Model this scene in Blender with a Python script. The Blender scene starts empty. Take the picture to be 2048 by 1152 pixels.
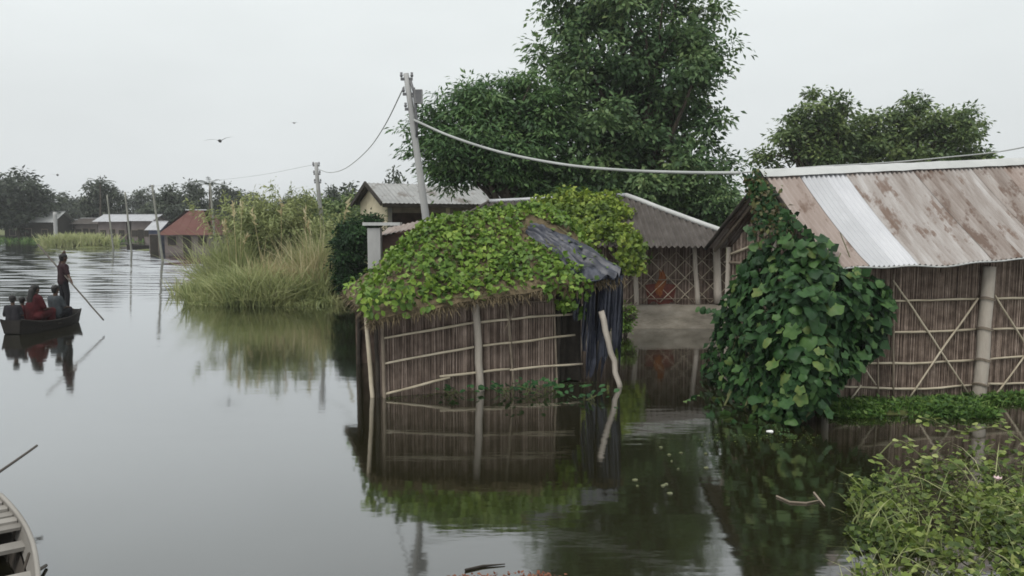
import bpy, bmesh, math, random
import numpy as np
from mathutils import Vector, Matrix, noise as mnoise

random.seed(7); rng = np.random.default_rng(7)
SC = bpy.context.scene
COL = SC.collection
R = math.radians

# ------------------------------------------------------------------ camera
CAM_H = 3.2; F_PX = 1500.0; PITCH = math.atan(136/1500.0)
cam_d = bpy.data.cameras.new('camera'); cam = bpy.data.objects.new('camera', cam_d)
COL.objects.link(cam); SC.camera = cam
cam_d.sensor_width = 36.0; cam_d.lens = 36.0*F_PX/2048.0
cam_d.clip_start = 0.1; cam_d.clip_end = 4000
cam.location = (0, 0, CAM_H); cam.rotation_euler = (math.pi/2 - PITCH, 0, 0)

# ------------------------------------------------------------------ sky, sun, exposure
SUN_EL, SUN_AZ = R(58), R(215)          # azimuth measured clockwise from +Y
w = bpy.data.worlds.new('World'); SC.world = w; w.use_nodes = True
nt = w.node_tree; nt.nodes.clear()
N = nt.nodes.new; L = nt.links.new
out = N('ShaderNodeOutputWorld')
sky = N('ShaderNodeTexSky'); sky.sky_type = 'NISHITA'; sky.sun_disc = False
sky.sun_elevation = SUN_EL; sky.sun_rotation = SUN_AZ
sky.air_density = 1.5; sky.dust_density = 6.0; sky.ozone_density = 1.0
bg1 = N('ShaderNodeBackground'); bg1.inputs['Strength'].default_value = 0.07
L(sky.outputs[0], bg1.inputs['Color'])
# closed cloud deck: pale grey, a little brighter overhead, with faint soft cloud texture
tc = N('ShaderNodeTexCoord'); sep = N('ShaderNodeSeparateXYZ'); L(tc.outputs['Generated'], sep.inputs[0])
mx = N('ShaderNodeMath'); mx.operation = 'MAXIMUM'; mx.inputs[1].default_value = 0.0; L(sep.outputs['Z'], mx.inputs[0])
ramp = N('ShaderNodeValToRGB'); L(mx.outputs[0], ramp.inputs[0])
ramp.color_ramp.elements[0].position = 0.0; ramp.color_ramp.elements[0].color = (0.60, 0.628, 0.642, 1)
ramp.color_ramp.elements[1].position = 1.0; ramp.color_ramp.elements[1].color = (1.05, 1.09, 1.09, 1)
e = ramp.color_ramp.elements.new(0.28); e.color = (0.715, 0.752, 0.752, 1)
mp = N('ShaderNodeMapping'); mp.inputs['Scale'].default_value = (1.2, 1.2, 4.0); L(tc.outputs['Generated'], mp.inputs[0])
nz = N('ShaderNodeTexNoise'); nz.inputs['Scale'].default_value = 2.2; nz.inputs['Detail'].default_value = 4; L(mp.outputs[0], nz.inputs['Vector'])
mr = N('ShaderNodeMapRange'); mr.inputs['From Min'].default_value = 0.25; mr.inputs['From Max'].default_value = 0.75
mr.inputs['To Min'].default_value = 0.95; mr.inputs['To Max'].default_value = 1.05; L(nz.outputs['Fac'], mr.inputs['Value'])
vm = N('ShaderNodeVectorMath'); vm.operation = 'SCALE'; L(ramp.outputs[0], vm.inputs[0]); L(mr.outputs[0], vm.inputs['Scale'])
bg2 = N('ShaderNodeBackground'); bg2.inputs['Strength'].default_value = 1.0; L(vm.outputs[0], bg2.inputs['Color'])
mixw = N('ShaderNodeMixShader'); mixw.inputs[0].default_value = 0.93
L(bg1.outputs[0], mixw.inputs[1]); L(bg2.outputs[0], mixw.inputs[2]); L(mixw.outputs[0], out.inputs['Surface'])

sun_d = bpy.data.lights.new('sun', 'SUN'); sun_d.energy = 1.5; sun_d.angle = R(25); sun_d.color = (1, 0.97, 0.92)
sun = bpy.data.objects.new('sun', sun_d); COL.objects.link(sun)
sdir = Vector((math.sin(SUN_AZ)*math.cos(SUN_EL), math.cos(SUN_AZ)*math.cos(SUN_EL), math.sin(SUN_EL)))
sun.rotation_euler = sdir.to_track_quat('Z', 'Y').to_euler(); sun.location = sdir*60

SC.view_settings.view_transform = 'Standard'; SC.view_settings.look = 'None'
SC.view_settings.exposure = 0.32; SC.view_settings.gamma = 1.0; SC.view_settings.use_curve_mapping = False
SC.render.engine = 'CYCLES'
SC.cycles.max_bounces = 6; SC.cycles.diffuse_bounces = 2; SC.cycles.glossy_bounces = 3; SC.cycles.transmission_bounces = 3
SC.cycles.transparent_max_bounces = 6
SC.cycles.filter_width = 1.7

# ------------------------------------------------------------------ helpers
def ray(px, py):
    u = (px-1024)/F_PX; v = (576-py)/F_PX
    return Vector((u, math.cos(PITCH)+v*math.sin(PITCH), -math.sin(PITCH)+v*math.cos(PITCH)))
def P(px, py, Y):                       # the point seen at a photo pixel, Y metres ahead
    d = ray(px, py); s = Y/d.y
    return Vector((d.x*s, Y, CAM_H+d.z*s))
def G(px, py, z=0.0):                   # the point of a level surface seen at a photo pixel
    d = ray(px, py); s = (z-CAM_H)/d.z
    return Vector((d.x*s, d.y*s, z))
def PL(px, py, o, n):                   # the point of a plane seen at a photo pixel
    d = ray(px, py); c = Vector((0, 0, CAM_H)); s = (o-c).dot(n)/d.dot(n)
    return c + d*s

def tag(o, label=None, cat=None, group=None, kind=None):
    if label: o['label'] = label
    if cat: o['category'] = cat
    if group: o['group'] = group
    if kind: o['kind'] = kind
    return o
def empty(name, loc=(0, 0, 0), rz=0.0, label=None, cat=None, group=None):
    o = bpy.data.objects.new(name, None); COL.objects.link(o)
    o.location = loc; o.rotation_euler = (0, 0, rz); o.empty_display_size = 0.2
    return tag(o, label, cat, group)
def link(name, me, parent=None, kind=None):
    o = bpy.data.objects.new(name, me); COL.objects.link(o)
    if parent is not None: o.parent = parent
    if kind: o['kind'] = kind
    return o
def copy_tree(o, parent=None):
    c = o.copy(); COL.objects.link(c); c.parent = parent
    for ch in o.children: copy_tree(ch, c)
    return c

class MB:
    """collects shapes and links them as one mesh object"""
    def __init__(s): s.v = []; s.f = []; s.t = []
    def add(s, vs, fs, tint=0.5):
        b = len(s.v); s.v += [tuple(q) for q in vs]
        s.f += [tuple(b+i for i in f) for f in fs]
        s.t += [tint]*len(fs) if not hasattr(tint, '__len__') else list(tint)
    def tube(s, pts, rad, n=7, tint=0.5, cap=True, sq=1.0):
        pts = [Vector(p) for p in pts]
        if not hasattr(rad, '__len__'): rad = [rad]*len(pts)
        vs = []; up = None
        for i, p in enumerate(pts):
            t = (pts[min(i+1, len(pts)-1)]-pts[max(i-1, 0)]).normalized()
            if up is None:
                a = Vector((0, 0, 1)) if abs(t.z) < .9 else Vector((1, 0, 0))
            else: a = up
            x = (a - t*a.dot(t)).normalized(); y = t.cross(x); up = x
            for k in range(n):
                an = 2*math.pi*k/n
                vs.append(p+(x*math.cos(an)+y*math.sin(an)*sq)*rad[i])
        fs = []
        for i in range(len(pts)-1):
            for k in range(n):
                fs.append((i*n+k, i*n+(k+1) % n, (i+1)*n+(k+1) % n, (i+1)*n+k))
        if cap:
            fs.append(tuple(range(n-1, -1, -1))); fs.append(tuple((len(pts)-1)*n+k for k in range(n)))
        s.add(vs, fs, tint)
    def pole(s, p0, p1, r0, r1=None, n=7, seg=6, wob=0.0, tint=0.5, sd=0):
        p0 = Vector(p0); p1 = Vector(p1); r1 = r0 if r1 is None else r1; pts = []; rr = []
        for i in range(seg+1):
            k = i/seg; q = p0.lerp(p1, k)
            if wob and 0 < i < seg:
                q = q+Vector([(random.random()-.5)*2*wob for _ in range(3)])
            pts.append(q); rr.append(r0+(r1-r0)*k)
        s.tube(pts, rr, n, tint)
    def box(s, c, h, ax=None, tint=0.5):
        c = Vector(c); X, Y, Z = ax if ax else (Vector((1, 0, 0)), Vector((0, 1, 0)), Vector((0, 0, 1)))
        vs = [c+X*h[0]*i+Y*h[1]*j+Z*h[2]*k for i in (-1, 1) for j in (-1, 1) for k in (-1, 1)]
        s.add(vs, [(0, 1, 3, 2), (4, 6, 7, 5), (0, 4, 5, 1), (2, 3, 7, 6), (0, 2, 6, 4), (1, 5, 7, 3)], tint)
    def grid(s, fn, nu, nv, tint=0.5, closed=False):
        vs = [fn(i/nu, j/nv) for i in range(nu+1) for j in range(nv+1)]
        fs = [(i*(nv+1)+j, (i+1)*(nv+1)+j, (i+1)*(nv+1)+j+1, i*(nv+1)+j+1) for i in range(nu) for j in range(nv)]
        s.add(vs, fs, tint)
    def ell(s, c, r, n=10, m=7, tint=0.5):
        c = Vector(c); vs = [c+Vector((0, 0, r[2]))]
        for i in range(1, m):
            a = math.pi*i/m
            for k in range(n):
                b = 2*math.pi*k/n
                vs.append(c+Vector((r[0]*math.sin(a)*math.cos(b), r[1]*math.sin(a)*math.sin(b), r[2]*math.cos(a))))
        vs.append(c-Vector((0, 0, r[2]))); fs = [(0, 1+k, 1+(k+1) % n) for k in range(n)]
        for i in range(m-2):
            for k in range(n):
                fs.append((1+i*n+k, 1+(i+1)*n+k, 1+(i+1)*n+(k+1) % n, 1+i*n+(k+1) % n))
        b = 1+(m-2)*n; fs += [(b+k, len(vs)-1, b+(k+1) % n) for k in range(n)]
        s.add(vs, fs, tint)
    def caps(s, p0, r0, p1, r1, n=10, tint=0.5):       # tapered capsule
        p0 = Vector(p0); p1 = Vector(p1); t = (p1-p0)
        if t.length < 1e-6: t = Vector((0, 0, 1e-4))
        d = t.normalized(); pts = []; rr = []
        for a in (80, 55, 28): pts.append(p0-d*r0*math.sin(R(a))); rr.append(r0*math.cos(R(a)))
        pts.append(p0); rr.append(r0); pts.append(p1); rr.append(r1)
        for a in (28, 55, 80): pts.append(p1+d*r1*math.sin(R(a))); rr.append(r1*math.cos(R(a)))
        s.tube(pts, rr, n, tint)
    def mesh(s, name, mat, smooth=False):
        me = bpy.data.meshes.new(name); me.from_pydata(s.v, [], s.f); me.materials.append(mat)
        at = me.attributes.new('tint', 'FLOAT', 'FACE'); at.data.foreach_set('value', np.array(s.t, dtype=np.float32))
        if smooth: me.polygons.foreach_set('use_smooth', [True]*len(me.polygons))
        me.update(); return me
    def build(s, name, mat, parent=None, smooth=False, kind=None):
        return link(name, s.mesh(name, mat, smooth), parent, kind)

def np_mesh(name, verts, nper, mat, tint, faces1=None):
    """many identical small faces at once: verts (n*nper, 3)"""
    n = len(verts)//nper
    faces1 = faces1 or [tuple(range(nper))]
    F = []
    base = (np.arange(n)*nper)[:, None]
    lt = []; ls = []; loops = []
    for f in faces1:
        F.append(base+np.array(f)[None, :])
    # interleave: keep per-leaf order
    ltot = sum(len(f) for f in faces1)
    loops = np.concatenate(F, axis=1).reshape(-1)
    sizes = np.tile(np.array([len(f) for f in faces1]), n)
    starts = np.concatenate([[0], np.cumsum(sizes)[:-1]])
    me = bpy.data.meshes.new(name)
    me.vertices.add(len(verts)); me.vertices.foreach_set('co', verts.astype(np.float32).ravel())
    me.loops.add(len(loops)); me.loops.foreach_set('vertex_index', loops.astype(np.int32))
    me.polygons.add(len(sizes)); me.polygons.foreach_set('loop_start', starts.astype(np.int32))
    me.update(calc_edges=True); me.validate()
    me.materials.append(mat)
    at = me.attributes.new('tint', 'FLOAT', 'FACE')
    at.data.foreach_set('value', np.repeat(np.asarray(tint, dtype=np.float32), len(faces1)))
    return me

def unit(a): return a/np.maximum(np.linalg.norm(a, axis=1, keepdims=True), 1e-9)
def leaf_verts(pos, axis, nrm, length, width, fold=0.18):
    axis = unit(axis); side = unit(np.cross(axis, nrm)); nrm = np.cross(side, axis)
    Lc = length[:, None]; W = width[:, None]
    v = np.stack([pos, pos+axis*Lc*.42+side*W*.5+nrm*W*fold, pos+axis*Lc, pos+axis*Lc*.42-side*W*.5+nrm*W*fold], axis=1)
    return v.reshape(-1, 3)
def blade_verts(pos, dirv, lean, length, width):
    """three-segment arching grass blades: 7 verts"""
    n = len(pos); side = unit(np.cross(dirv, lean+1e-3)); Lc = length[:, None]; W = width[:, None]
    def pt(k): return pos+dirv*Lc*k+lean*Lc*(k**2)*.6-np.array([0, 0, 1])*Lc*(k**3)*.18*np.linalg.norm(lean, axis=1)[:, None]
    a, b, c, d = pt(0), pt(.4), pt(.75), pt(1.0)
    v = np.stack([a-side*W*.5, a+side*W*.5, b+side*W*.45, b-side*W*.45, c+side*W*.3, c-side*W*.3, d], axis=1)
    return v.reshape(-1, 3)
BLADE_F = [(0, 1, 2, 3), (3, 2, 4, 5), (5, 4, 6)]

# ------------------------------------------------------------------ materials
MATS = {}
def mat(name, cols, scale=3.0, rough=0.85, bump=0.0, bscale=None, spec=0.25, tw=0.5, stretch=(1, 1, 1), metal=0.0,
        trans=0.0, objrand=False, coord='Object', detail=6, pos=None, patch=None):
    m = bpy.data.materials.new(name); m.use_nodes = True; t = m.node_tree; t.nodes.clear()
    n = t.nodes.new; l = t.links.new
    o = n('ShaderNodeOutputMaterial'); b = n('ShaderNodeBsdfPrincipled')
    b.inputs['Roughness'].default_value = rough; b.inputs['Specular IOR Level'].default_value = spec; b.inputs['Metallic'].default_value = metal
    tcn = n('ShaderNodeTexCoord'); mpn = n('ShaderNodeMapping'); mpn.inputs['Scale'].default_value = stretch
    l(tcn.outputs[coord], mpn.inputs[0])
    nzn = n('ShaderNodeTexNoise'); nzn.inputs['Scale'].default_value = scale; nzn.inputs['Detail'].default_value = detail
    nzn.inputs['Roughness'].default_value = 0.62; l(mpn.outputs[0], nzn.inputs['Vector'])
    mrn = n('ShaderNodeMapRange'); mrn.inputs['From Min'].default_value = 0.28; mrn.inputs['From Max'].default_value = 0.72
    l(nzn.outputs['Fac'], mrn.inputs['Value'])
    if objrand:
        src = n('ShaderNodeObjectInfo').outputs['Random']
    else:
        at = n('ShaderNodeAttribute'); at.attribute_name = 'tint'; src = at.outputs['Fac']
    mixn = n('ShaderNodeMix'); mixn.data_type = 'FLOAT'; mixn.inputs[0].default_value = tw
    l(mrn.outputs[0], mixn.inputs[2]); l(src, mixn.inputs[3])
    cr = n('ShaderNodeValToRGB'); el = cr.color_ramp.elements
    for i, c in enumerate(cols):
        ps = pos[i] if pos else i/(len(cols)-1)
        q = el[i] if i < 2 else el.new(ps)
        q.position = ps; q.color = (*c, 1)
    l(mixn.outputs[0], cr.inputs[0]); csock = cr.outputs[0]
    if patch:                                    # sharp-edged stains of their own colour
        pc, psc, pth, pst = patch; mp2 = n('ShaderNodeMapping'); mp2.inputs['Scale'].default_value = pst; l(tcn.outputs[coord], mp2.inputs[0])
        pn = n('ShaderNodeTexNoise'); pn.inputs['Scale'].default_value = psc; pn.inputs['Detail'].default_value = 7; pn.inputs['Roughness'].default_value = .7; l(mp2.outputs[0], pn.inputs['Vector'])
        pm_ = n('ShaderNodeMapRange'); pm_.inputs['From Min'].default_value = pth; pm_.inputs['From Max'].default_value = pth+.07; pm_.inputs['To Max'].default_value = .8; l(pn.outputs['Fac'], pm_.inputs['Value'])
        pmx = n('ShaderNodeMix'); pmx.data_type = 'RGBA'; l(pm_.outputs[0], pmx.inputs[0]); l(csock, pmx.inputs[6]); pmx.inputs[7].default_value = (*pc, 1); csock = pmx.outputs[2]
    l(csock, b.inputs['Base Color'])
    if bump:
        bn = n('ShaderNodeBump'); bn.inputs['Strength'].default_value = bump; bn.inputs['Distance'].default_value = 0.03
        n2 = n('ShaderNodeTexNoise'); n2.inputs['Scale'].default_value = bscale or scale*4; n2.inputs['Detail'].default_value = 5
        l(mpn.outputs[0], n2.inputs['Vector']); l(n2.outputs['Fac'], bn.inputs['Height']); l(bn.outputs[0], b.inputs['Normal'])
    if trans:
        tr = n('ShaderNodeBsdfTranslucent'); l(cr.outputs[0], tr.inputs['Color'])
        ms = n('ShaderNodeMixShader'); ms.inputs[0].default_value = trans
        l(b.outputs[0], ms.inputs[1]); l(tr.outputs[0], ms.inputs[2]); l(ms.outputs[0], o.inputs['Surface'])
    else:
        l(b.outputs[0], o.inputs['Surface'])
    MATS[name] = m; return m

M_ground = mat('ground_earth', [(.05, .045, .028), (.075, .085, .03), (.10, .115, .035), (.15, .12, .075)], .35, .95, .5, 3, tw=0.0)
M_bamboo = mat('bamboo_pale', [(.27, .23, .165), (.42, .365, .275), (.55, .49, .39)], 3, .7, .2, 12, tw=.4, stretch=(1, 1, 1))
M_bamboo_old = mat('bamboo_weathered', [(.10, .08, .06), (.19, .155, .12), (.30, .25, .19)], 3, .8, .3, 12, tw=.4)
M_post = mat('grey_post', [(.24, .21, .18), (.36, .32, .275), (.44, .40, .35)], 5, .85, .35, 20, tw=.3, stretch=(1, 1, .3))
M_reed = mat('reed_matting', [(.026, .018, .014), (.125, .092, .073), (.27, .208, .17), (.55, .45, .38)], 7, .9, tw=.55, stretch=(1, 1, .8))
M_reedA = mat('old_reed_matting', [(.035, .024, .019), (.135, .10, .08), (.27, .21, .175), (.50, .41, .35)], 5, .9, tw=.55, stretch=(1, 1, .6))
M_dark = mat('dark_wood', [(.012, .01, .008), (.03, .025, .02), (.06, .05, .04)], 5, .85, .3, 20, tw=.4)
M_thatch = mat('thatch', [(.045, .034, .022), (.11, .085, .05), (.19, .15, .088)], 6, .95, .9, 30, tw=.45, stretch=(1, 1, 2))
M_tarp = mat('dark_tarp', [(.010, .011, .017), (.022, .025, .038), (.055, .06, .08)], 3, .42, .12, 9, spec=.4, tw=.2)
M_mud = mat('mud_plaster', [(.10, .088, .07), (.155, .138, .112), (.21, .19, .16)], 2.2, .95, .5, 9, tw=.0, stretch=(1, 1, 2.5))
M_mudwall = mat('mud_wall_red', [(.05, .028, .022), (.085, .05, .04), (.12, .075, .06)], 3, .95, .4, 9, tw=.0)
M_cream = mat('cream_plaster', [(.42, .36, .25), (.52, .46, .33), (.58, .52, .40)], 1.5, .9, .2, 8, tw=0)
M_red_roof = mat('red_roof', [(.075, .034, .028), (.11, .048, .04), (.14, .07, .058)], .8, .85, tw=.5)
M_tin = mat('galvanised_tin', [(.30, .30, .31), (.37, .375, .39), (.44, .445, .46)], 1.6, .5, .1, 6, spec=.4, metal=.25, tw=.4, stretch=(1, 1, .4))
M_tin_white = mat('bright_tin', [(.32, .325, .315), (.40, .405, .395), (.48, .48, .47)], 2, .5, .1, 6, spec=.4, tw=.3)
M_rust_a = mat('tin_light_rust', [(.15, .122, .105), (.245, .215, .197), (.335, .312, .298), (.44, .43, .425)], 1.3, .65, .15, 9, tw=.25, metal=.1, stretch=(3.2, .45, .45), patch=((.13, .082, .058), 1.6, .54, (1.6, .8, .8)))
M_rust_b = mat('tin_brown_rust', [(.11, .085, .07), (.195, .16, .14), (.28, .248, .228), (.39, .37, .355)], 1.2, .7, .15, 9, tw=.25, metal=.1, stretch=(3.4, .45, .45), patch=((.10, .06, .042), 1.5, .51, (1.7, .8, .8)))
M_rust_c = mat('tin_pink_rust', [(.19, .142, .12), (.255, .205, .18), (.30, .25, .225), (.36, .32, .295)], 1.2, .7, .15, 9, tw=.2, metal=.1, stretch=(3.4, .45, .45), patch=((.13, .085, .062), 1.6, .56, (1.6, .8, .8)))
M_tin_dark = mat('dark_weathered_tin', [(.04, .035, .031), (.075, .065, .058), (.12, .108, .10)], 2.5, .75, .2, 9, tw=.35, metal=.1)
M_concrete = mat('concrete_pole', [(.23, .23, .23), (.31, .31, .305), (.38, .38, .37)], 2, .85, .2, 15, tw=.3, stretch=(1, 1, .4))
M_metal = mat('dark_metal', [(.05, .05, .055), (.09, .09, .095), (.14, .14, .145)], 4, .5, 0, spec=.5, tw=.3)
M_cable = mat('cable_sleeve', [(.24, .25, .24), (.33, .34, .33), (.42, .43, .42)], 1, .55, 0, tw=.2)
M_farpole = mat('far_pole', [(.14, .14, .12), (.20, .20, .17), (.26, .26, .22)], 2, .85, .2, 15, tw=.3)
M_bark = mat('bark', [(.03, .025, .02), (.065, .052, .04), (.11, .09, .07)], 3, .95, .8, 14, tw=.2, stretch=(1, 1, .3))
M_boat = mat('boat_wood', [(.006, .005, .005), (.013, .011, .009), (.028, .023, .019)], 3, .7, .3, 15, tw=.4, stretch=(1, .3, 1))
M_boat_pale = mat('pale_boat_wood', [(.15, .14, .125), (.22, .205, .185), (.30, .285, .26)], 3, .75, .3, 15, tw=.5, stretch=(1, .3, 1))

def leafmat(name, cols, objrand=False, rough=.5, trans=.22, spec=.3, scale=1.2, tw=.75):
    return mat(name, cols, scale, rough, 0, spec=spec, tw=tw, trans=trans, objrand=objrand, detail=3)
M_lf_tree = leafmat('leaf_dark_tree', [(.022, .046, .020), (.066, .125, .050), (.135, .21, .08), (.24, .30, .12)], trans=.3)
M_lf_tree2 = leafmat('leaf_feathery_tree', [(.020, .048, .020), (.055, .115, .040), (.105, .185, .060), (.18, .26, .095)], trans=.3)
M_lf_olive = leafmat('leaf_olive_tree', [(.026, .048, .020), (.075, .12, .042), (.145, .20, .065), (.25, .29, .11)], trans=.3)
M_lf_far = leafmat('leaf_far_tree', [(.022, .030, .022), (.038, .050, .033), (.058, .075, .042), (.085, .10, .055)])
M_lf_reed = leafmat('reed_green', [(.12, .155, .065), (.23, .27, .11), (.35, .37, .17), (.50, .485, .29)], trans=.42)
M_lf_dry = leafmat('reed_dry', [(.30, .24, .13), (.44, .37, .21), (.54, .48, .29), (.64, .58, .40)], trans=.42)
M_lf_bush = leafmat('bamboo_leaf', [(.10, .135, .05), (.19, .225, .085), (.28, .31, .125), (.38, .40, .20)])
M_lf_creep = leafmat('creeper_leaf', [(.020, .046, .008), (.075, .145, .020), (.155, .25, .036), (.30, .38, .075)])
M_lf_creep_o = leafmat('creeper_leaf_single', [(.020, .046, .008), (.075, .145, .020), (.155, .25, .036), (.30, .38, .075)], objrand=True)
M_lf_yel = leafmat('yellow_creeper_leaf', [(.03, .055, .010), (.10, .16, .022), (.21, .28, .04), (.34, .39, .07)])
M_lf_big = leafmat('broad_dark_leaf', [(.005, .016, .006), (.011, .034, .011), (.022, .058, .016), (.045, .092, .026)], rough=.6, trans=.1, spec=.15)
M_lf_big_o = leafmat('broad_dark_leaf_single', [(.006, .024, .008), (.015, .048, .013), (.030, .078, .020), (.06, .12, .03), (.14, .16, .045)], objrand=True, rough=.5, trans=.12, spec=.25)
M_lf_dead = leafmat('withered_leaf', [(.035, .026, .012), (.075, .06, .026), (.09, .10, .03), (.14, .125, .055)])
M_lf_weed_o = leafmat('weed_leaf_single', [(.035, .055, .014), (.10, .145, .03), (.19, .24, .055), (.40, .42, .20)], objrand=True)
M_lf_weed = leafmat('weed_leaf', [(.014, .026, .008), (.055, .09, .018), (.14, .19, .035), (.32, .34, .12)])
M_grass = leafmat('bank_grass', [(.018, .045, .012), (.05, .11, .022), (.095, .175, .034), (.17, .235, .065)])
M_stem = mat('green_stem', [(.05, .07, .025), (.10, .11, .045), (.16, .15, .08)], 3, .7, tw=.6)

# flood water: murky, smooth, more mirror-like the flatter it is seen
wm = bpy.data.materials.new('flood_water'); wm.use_nodes = True; t = wm.node_tree; t.nodes.clear()
n = t.nodes.new; l = t.links.new
o = n('ShaderNodeOutputMaterial'); df = n('ShaderNodeBsdfDiffuse'); gl = n('ShaderNodeBsdfGlossy')
df.inputs['Color'].default_value = (.013, .012, .005, 1); gl.inputs['Color'].default_value = (.97, .98, 1.0, 1); gl.inputs['Roughness'].default_value = 0.025
tcn = n('ShaderNodeTexCoord'); mpn = n('ShaderNodeMapping'); mpn.inputs['Scale'].default_value = (.55, 1.6, 1); l(tcn.outputs['Object'], mpn.inputs[0])
n1 = n('ShaderNodeTexNoise'); n1.inputs['Scale'].default_value = .9; n1.inputs['Detail'].default_value = 3; l(mpn.outputs[0], n1.inputs['Vector'])
n2 = n('ShaderNodeTexNoise'); n2.inputs['Scale'].default_value = 5.0; n2.inputs['Detail'].default_value = 2; l(mpn.outputs[0], n2.inputs['Vector'])
n3 = n('ShaderNodeTexNoise'); n3.inputs['Scale'].default_value = .12; n3.inputs['Detail'].default_value = 2; l(tcn.outputs['Object'], n3.inputs['Vector'])
ma = n('ShaderNodeMath'); ma.operation = 'MULTIPLY_ADD'; ma.inputs[1].default_value = .22; l(n2.outputs['Fac'], ma.inputs[0]); l(n1.outputs['Fac'], ma.inputs[2])
mrw = n('ShaderNodeMapRange'); mrw.inputs['From Min'].default_value = .35; mrw.inputs['From Max'].default_value = .65
mrw.inputs['To Min'].default_value = .035; mrw.inputs['To Max'].default_value = .13; l(n3.outputs['Fac'], mrw.inputs['Value'])
# open water beyond the huts is ruffled by the wind, the sheltered water near them is calm
sxyz = n('ShaderNodeSeparateXYZ'); l(tcn.outputs['Object'], sxyz.inputs[0])
mry = n('ShaderNodeMapRange'); mry.interpolation_type = 'SMOOTHSTEP'; mry.inputs['From Min'].default_value = 24; mry.inputs['From Max'].default_value = 75
mry.inputs['To Min'].default_value = 0.0; mry.inputs['To Max'].default_value = .0; l(sxyz.outputs['Y'], mry.inputs['Value'])
adn = n('ShaderNodeMath'); adn.operation = 'ADD'; l(mrw.outputs[0], adn.inputs[0]); l(mry.outputs[0], adn.inputs[1])
bp = n('ShaderNodeBump'); bp.inputs['Distance'].default_value = .05; l(adn.outputs[0], bp.inputs['Strength']); l(ma.outputs[0], bp.inputs['Height'])
lw = n('ShaderNodeLayerWeight'); lw.inputs['Blend'].default_value = .5
pw = n('ShaderNodeMath'); pw.operation = 'POWER'; pw.inputs[1].default_value = 2.2; l(lw.outputs['Facing'], pw.inputs[0])
l(bp.outputs[0], gl.inputs['Normal'])
mrr = n('ShaderNodeMapRange'); mrr.interpolation_type = 'SMOOTHSTEP'; mrr.inputs['From Min'].default_value = 23; mrr.inputs['From Max'].default_value = 60
mrr.inputs['To Min'].default_value = .06; mrr.inputs['To Max'].default_value = .04; l(sxyz.outputs['Y'], mrr.inputs['Value']); l(mrr.outputs[0], gl.inputs['Roughness'])
ms = n('ShaderNodeMixShader'); l(pw.outputs[0], ms.inputs[0]); l(df.outputs[0], ms.inputs[1]); l(gl.outputs[0], ms.inputs[2]); l(ms.outputs[0], o.inputs['Surface'])
M_water = wm
# ------------------------------------------------------------------ ground and water
def sstep(a, b, x):
    k = np.clip((x-a)/(b-a), 0, 1); return k*k*(3-2*k)
def pad(x, y, x0, x1, y0, y1, s):
    return sstep(x0-s, x0+s, x)*(1-sstep(x1-s, x1+s, x))*sstep(y0-s, y0+s, y)*(1-sstep(y1-s, y1+s, y))
def ground_h(x, y):
    h = np.full_like(x, -0.75)
    h = np.maximum(h, -0.75+.73*pad(x, y, 5.5, 14, 12.4, 17, .8))                 # bank the tin-roofed shed stands on
    h = np.maximum(h, -0.75+.76*pad(x, y, 5.0, 8.2, 11.75, 13.2, .45))
    h = np.maximum(h, -0.75+.80*pad(x, y, 5.6, 14, 4.0, 10.2, 1.2))               # weedy spit, lower right
    h = np.maximum(h, -0.75+1.15*pad(x, y, -4.2, 40, 25.5, 70, 1.4))              # village mound
    h = np.maximum(h, -0.75+.80*pad(x, y, -12.4, -8.6, 30.6, 44, 1.1))             # reed bank
    h = np.maximum(h, -0.75+1.0*pad(x, y, -42, -10, 76, 108, 5))                   # bank of the red-roofed house
    h = np.maximum(h, -0.75+.86*pad(x, y, -52, -45.5, 85, 96, 2.5))                 # little island
    h = np.maximum(h, -0.75+1.5*sstep(100, 122, y+.03*np.abs(x+60)))               # far shore
    h = np.maximum(h, -0.75+1.5*sstep(14, 26, x+0*y)*sstep(8, 20, y))
    return h
xs = np.concatenate([np.linspace(-480, -70, 24), np.linspace(-68, -16, 60), np.linspace(-15.6, 24, 150), np.linspace(26, 480, 30)])
ys = np.concatenate([np.linspace(-80, 3, 10), np.linspace(3.4, 46, 160), np.linspace(47, 130, 80), np.linspace(140, 640, 20)])
XX, YY = np.meshgrid(xs, ys, indexing='ij')
HH = ground_h(XX, YY)
nse = np.array([[mnoise.noise((x*.35, y*.35, 3.1))*.10+mnoise.noise((x*1.3, y*1.3, 7.7))*.035 for y in ys] for x in xs])
HH = HH+nse
nx, ny = len(xs), len(ys)
ii, jj = np.meshgrid(np.arange(nx-1), np.arange(ny-1), indexing='ij')
a = (ii*ny+jj).ravel()
fc = np.stack([a, a+ny, a+ny+1, a+1], 1)
me = bpy.data.meshes.new('ground'); me.from_pydata(np.stack([XX, YY, HH], -1).reshape(-1, 3).tolist(), [], fc.tolist())
me.materials.append(M_ground); me.polygons.foreach_set('use_smooth', [True]*len(me.polygons))
tag(link('ground', me), kind='structure')
def gz(x, y):
    return float(ground_h(np.array([float(x)]), np.array([float(y)]))[0])+mnoise.noise((x*.35, y*.35, 3.1))*.10+mnoise.noise((x*1.3, y*1.3, 7.7))*.035

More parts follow.
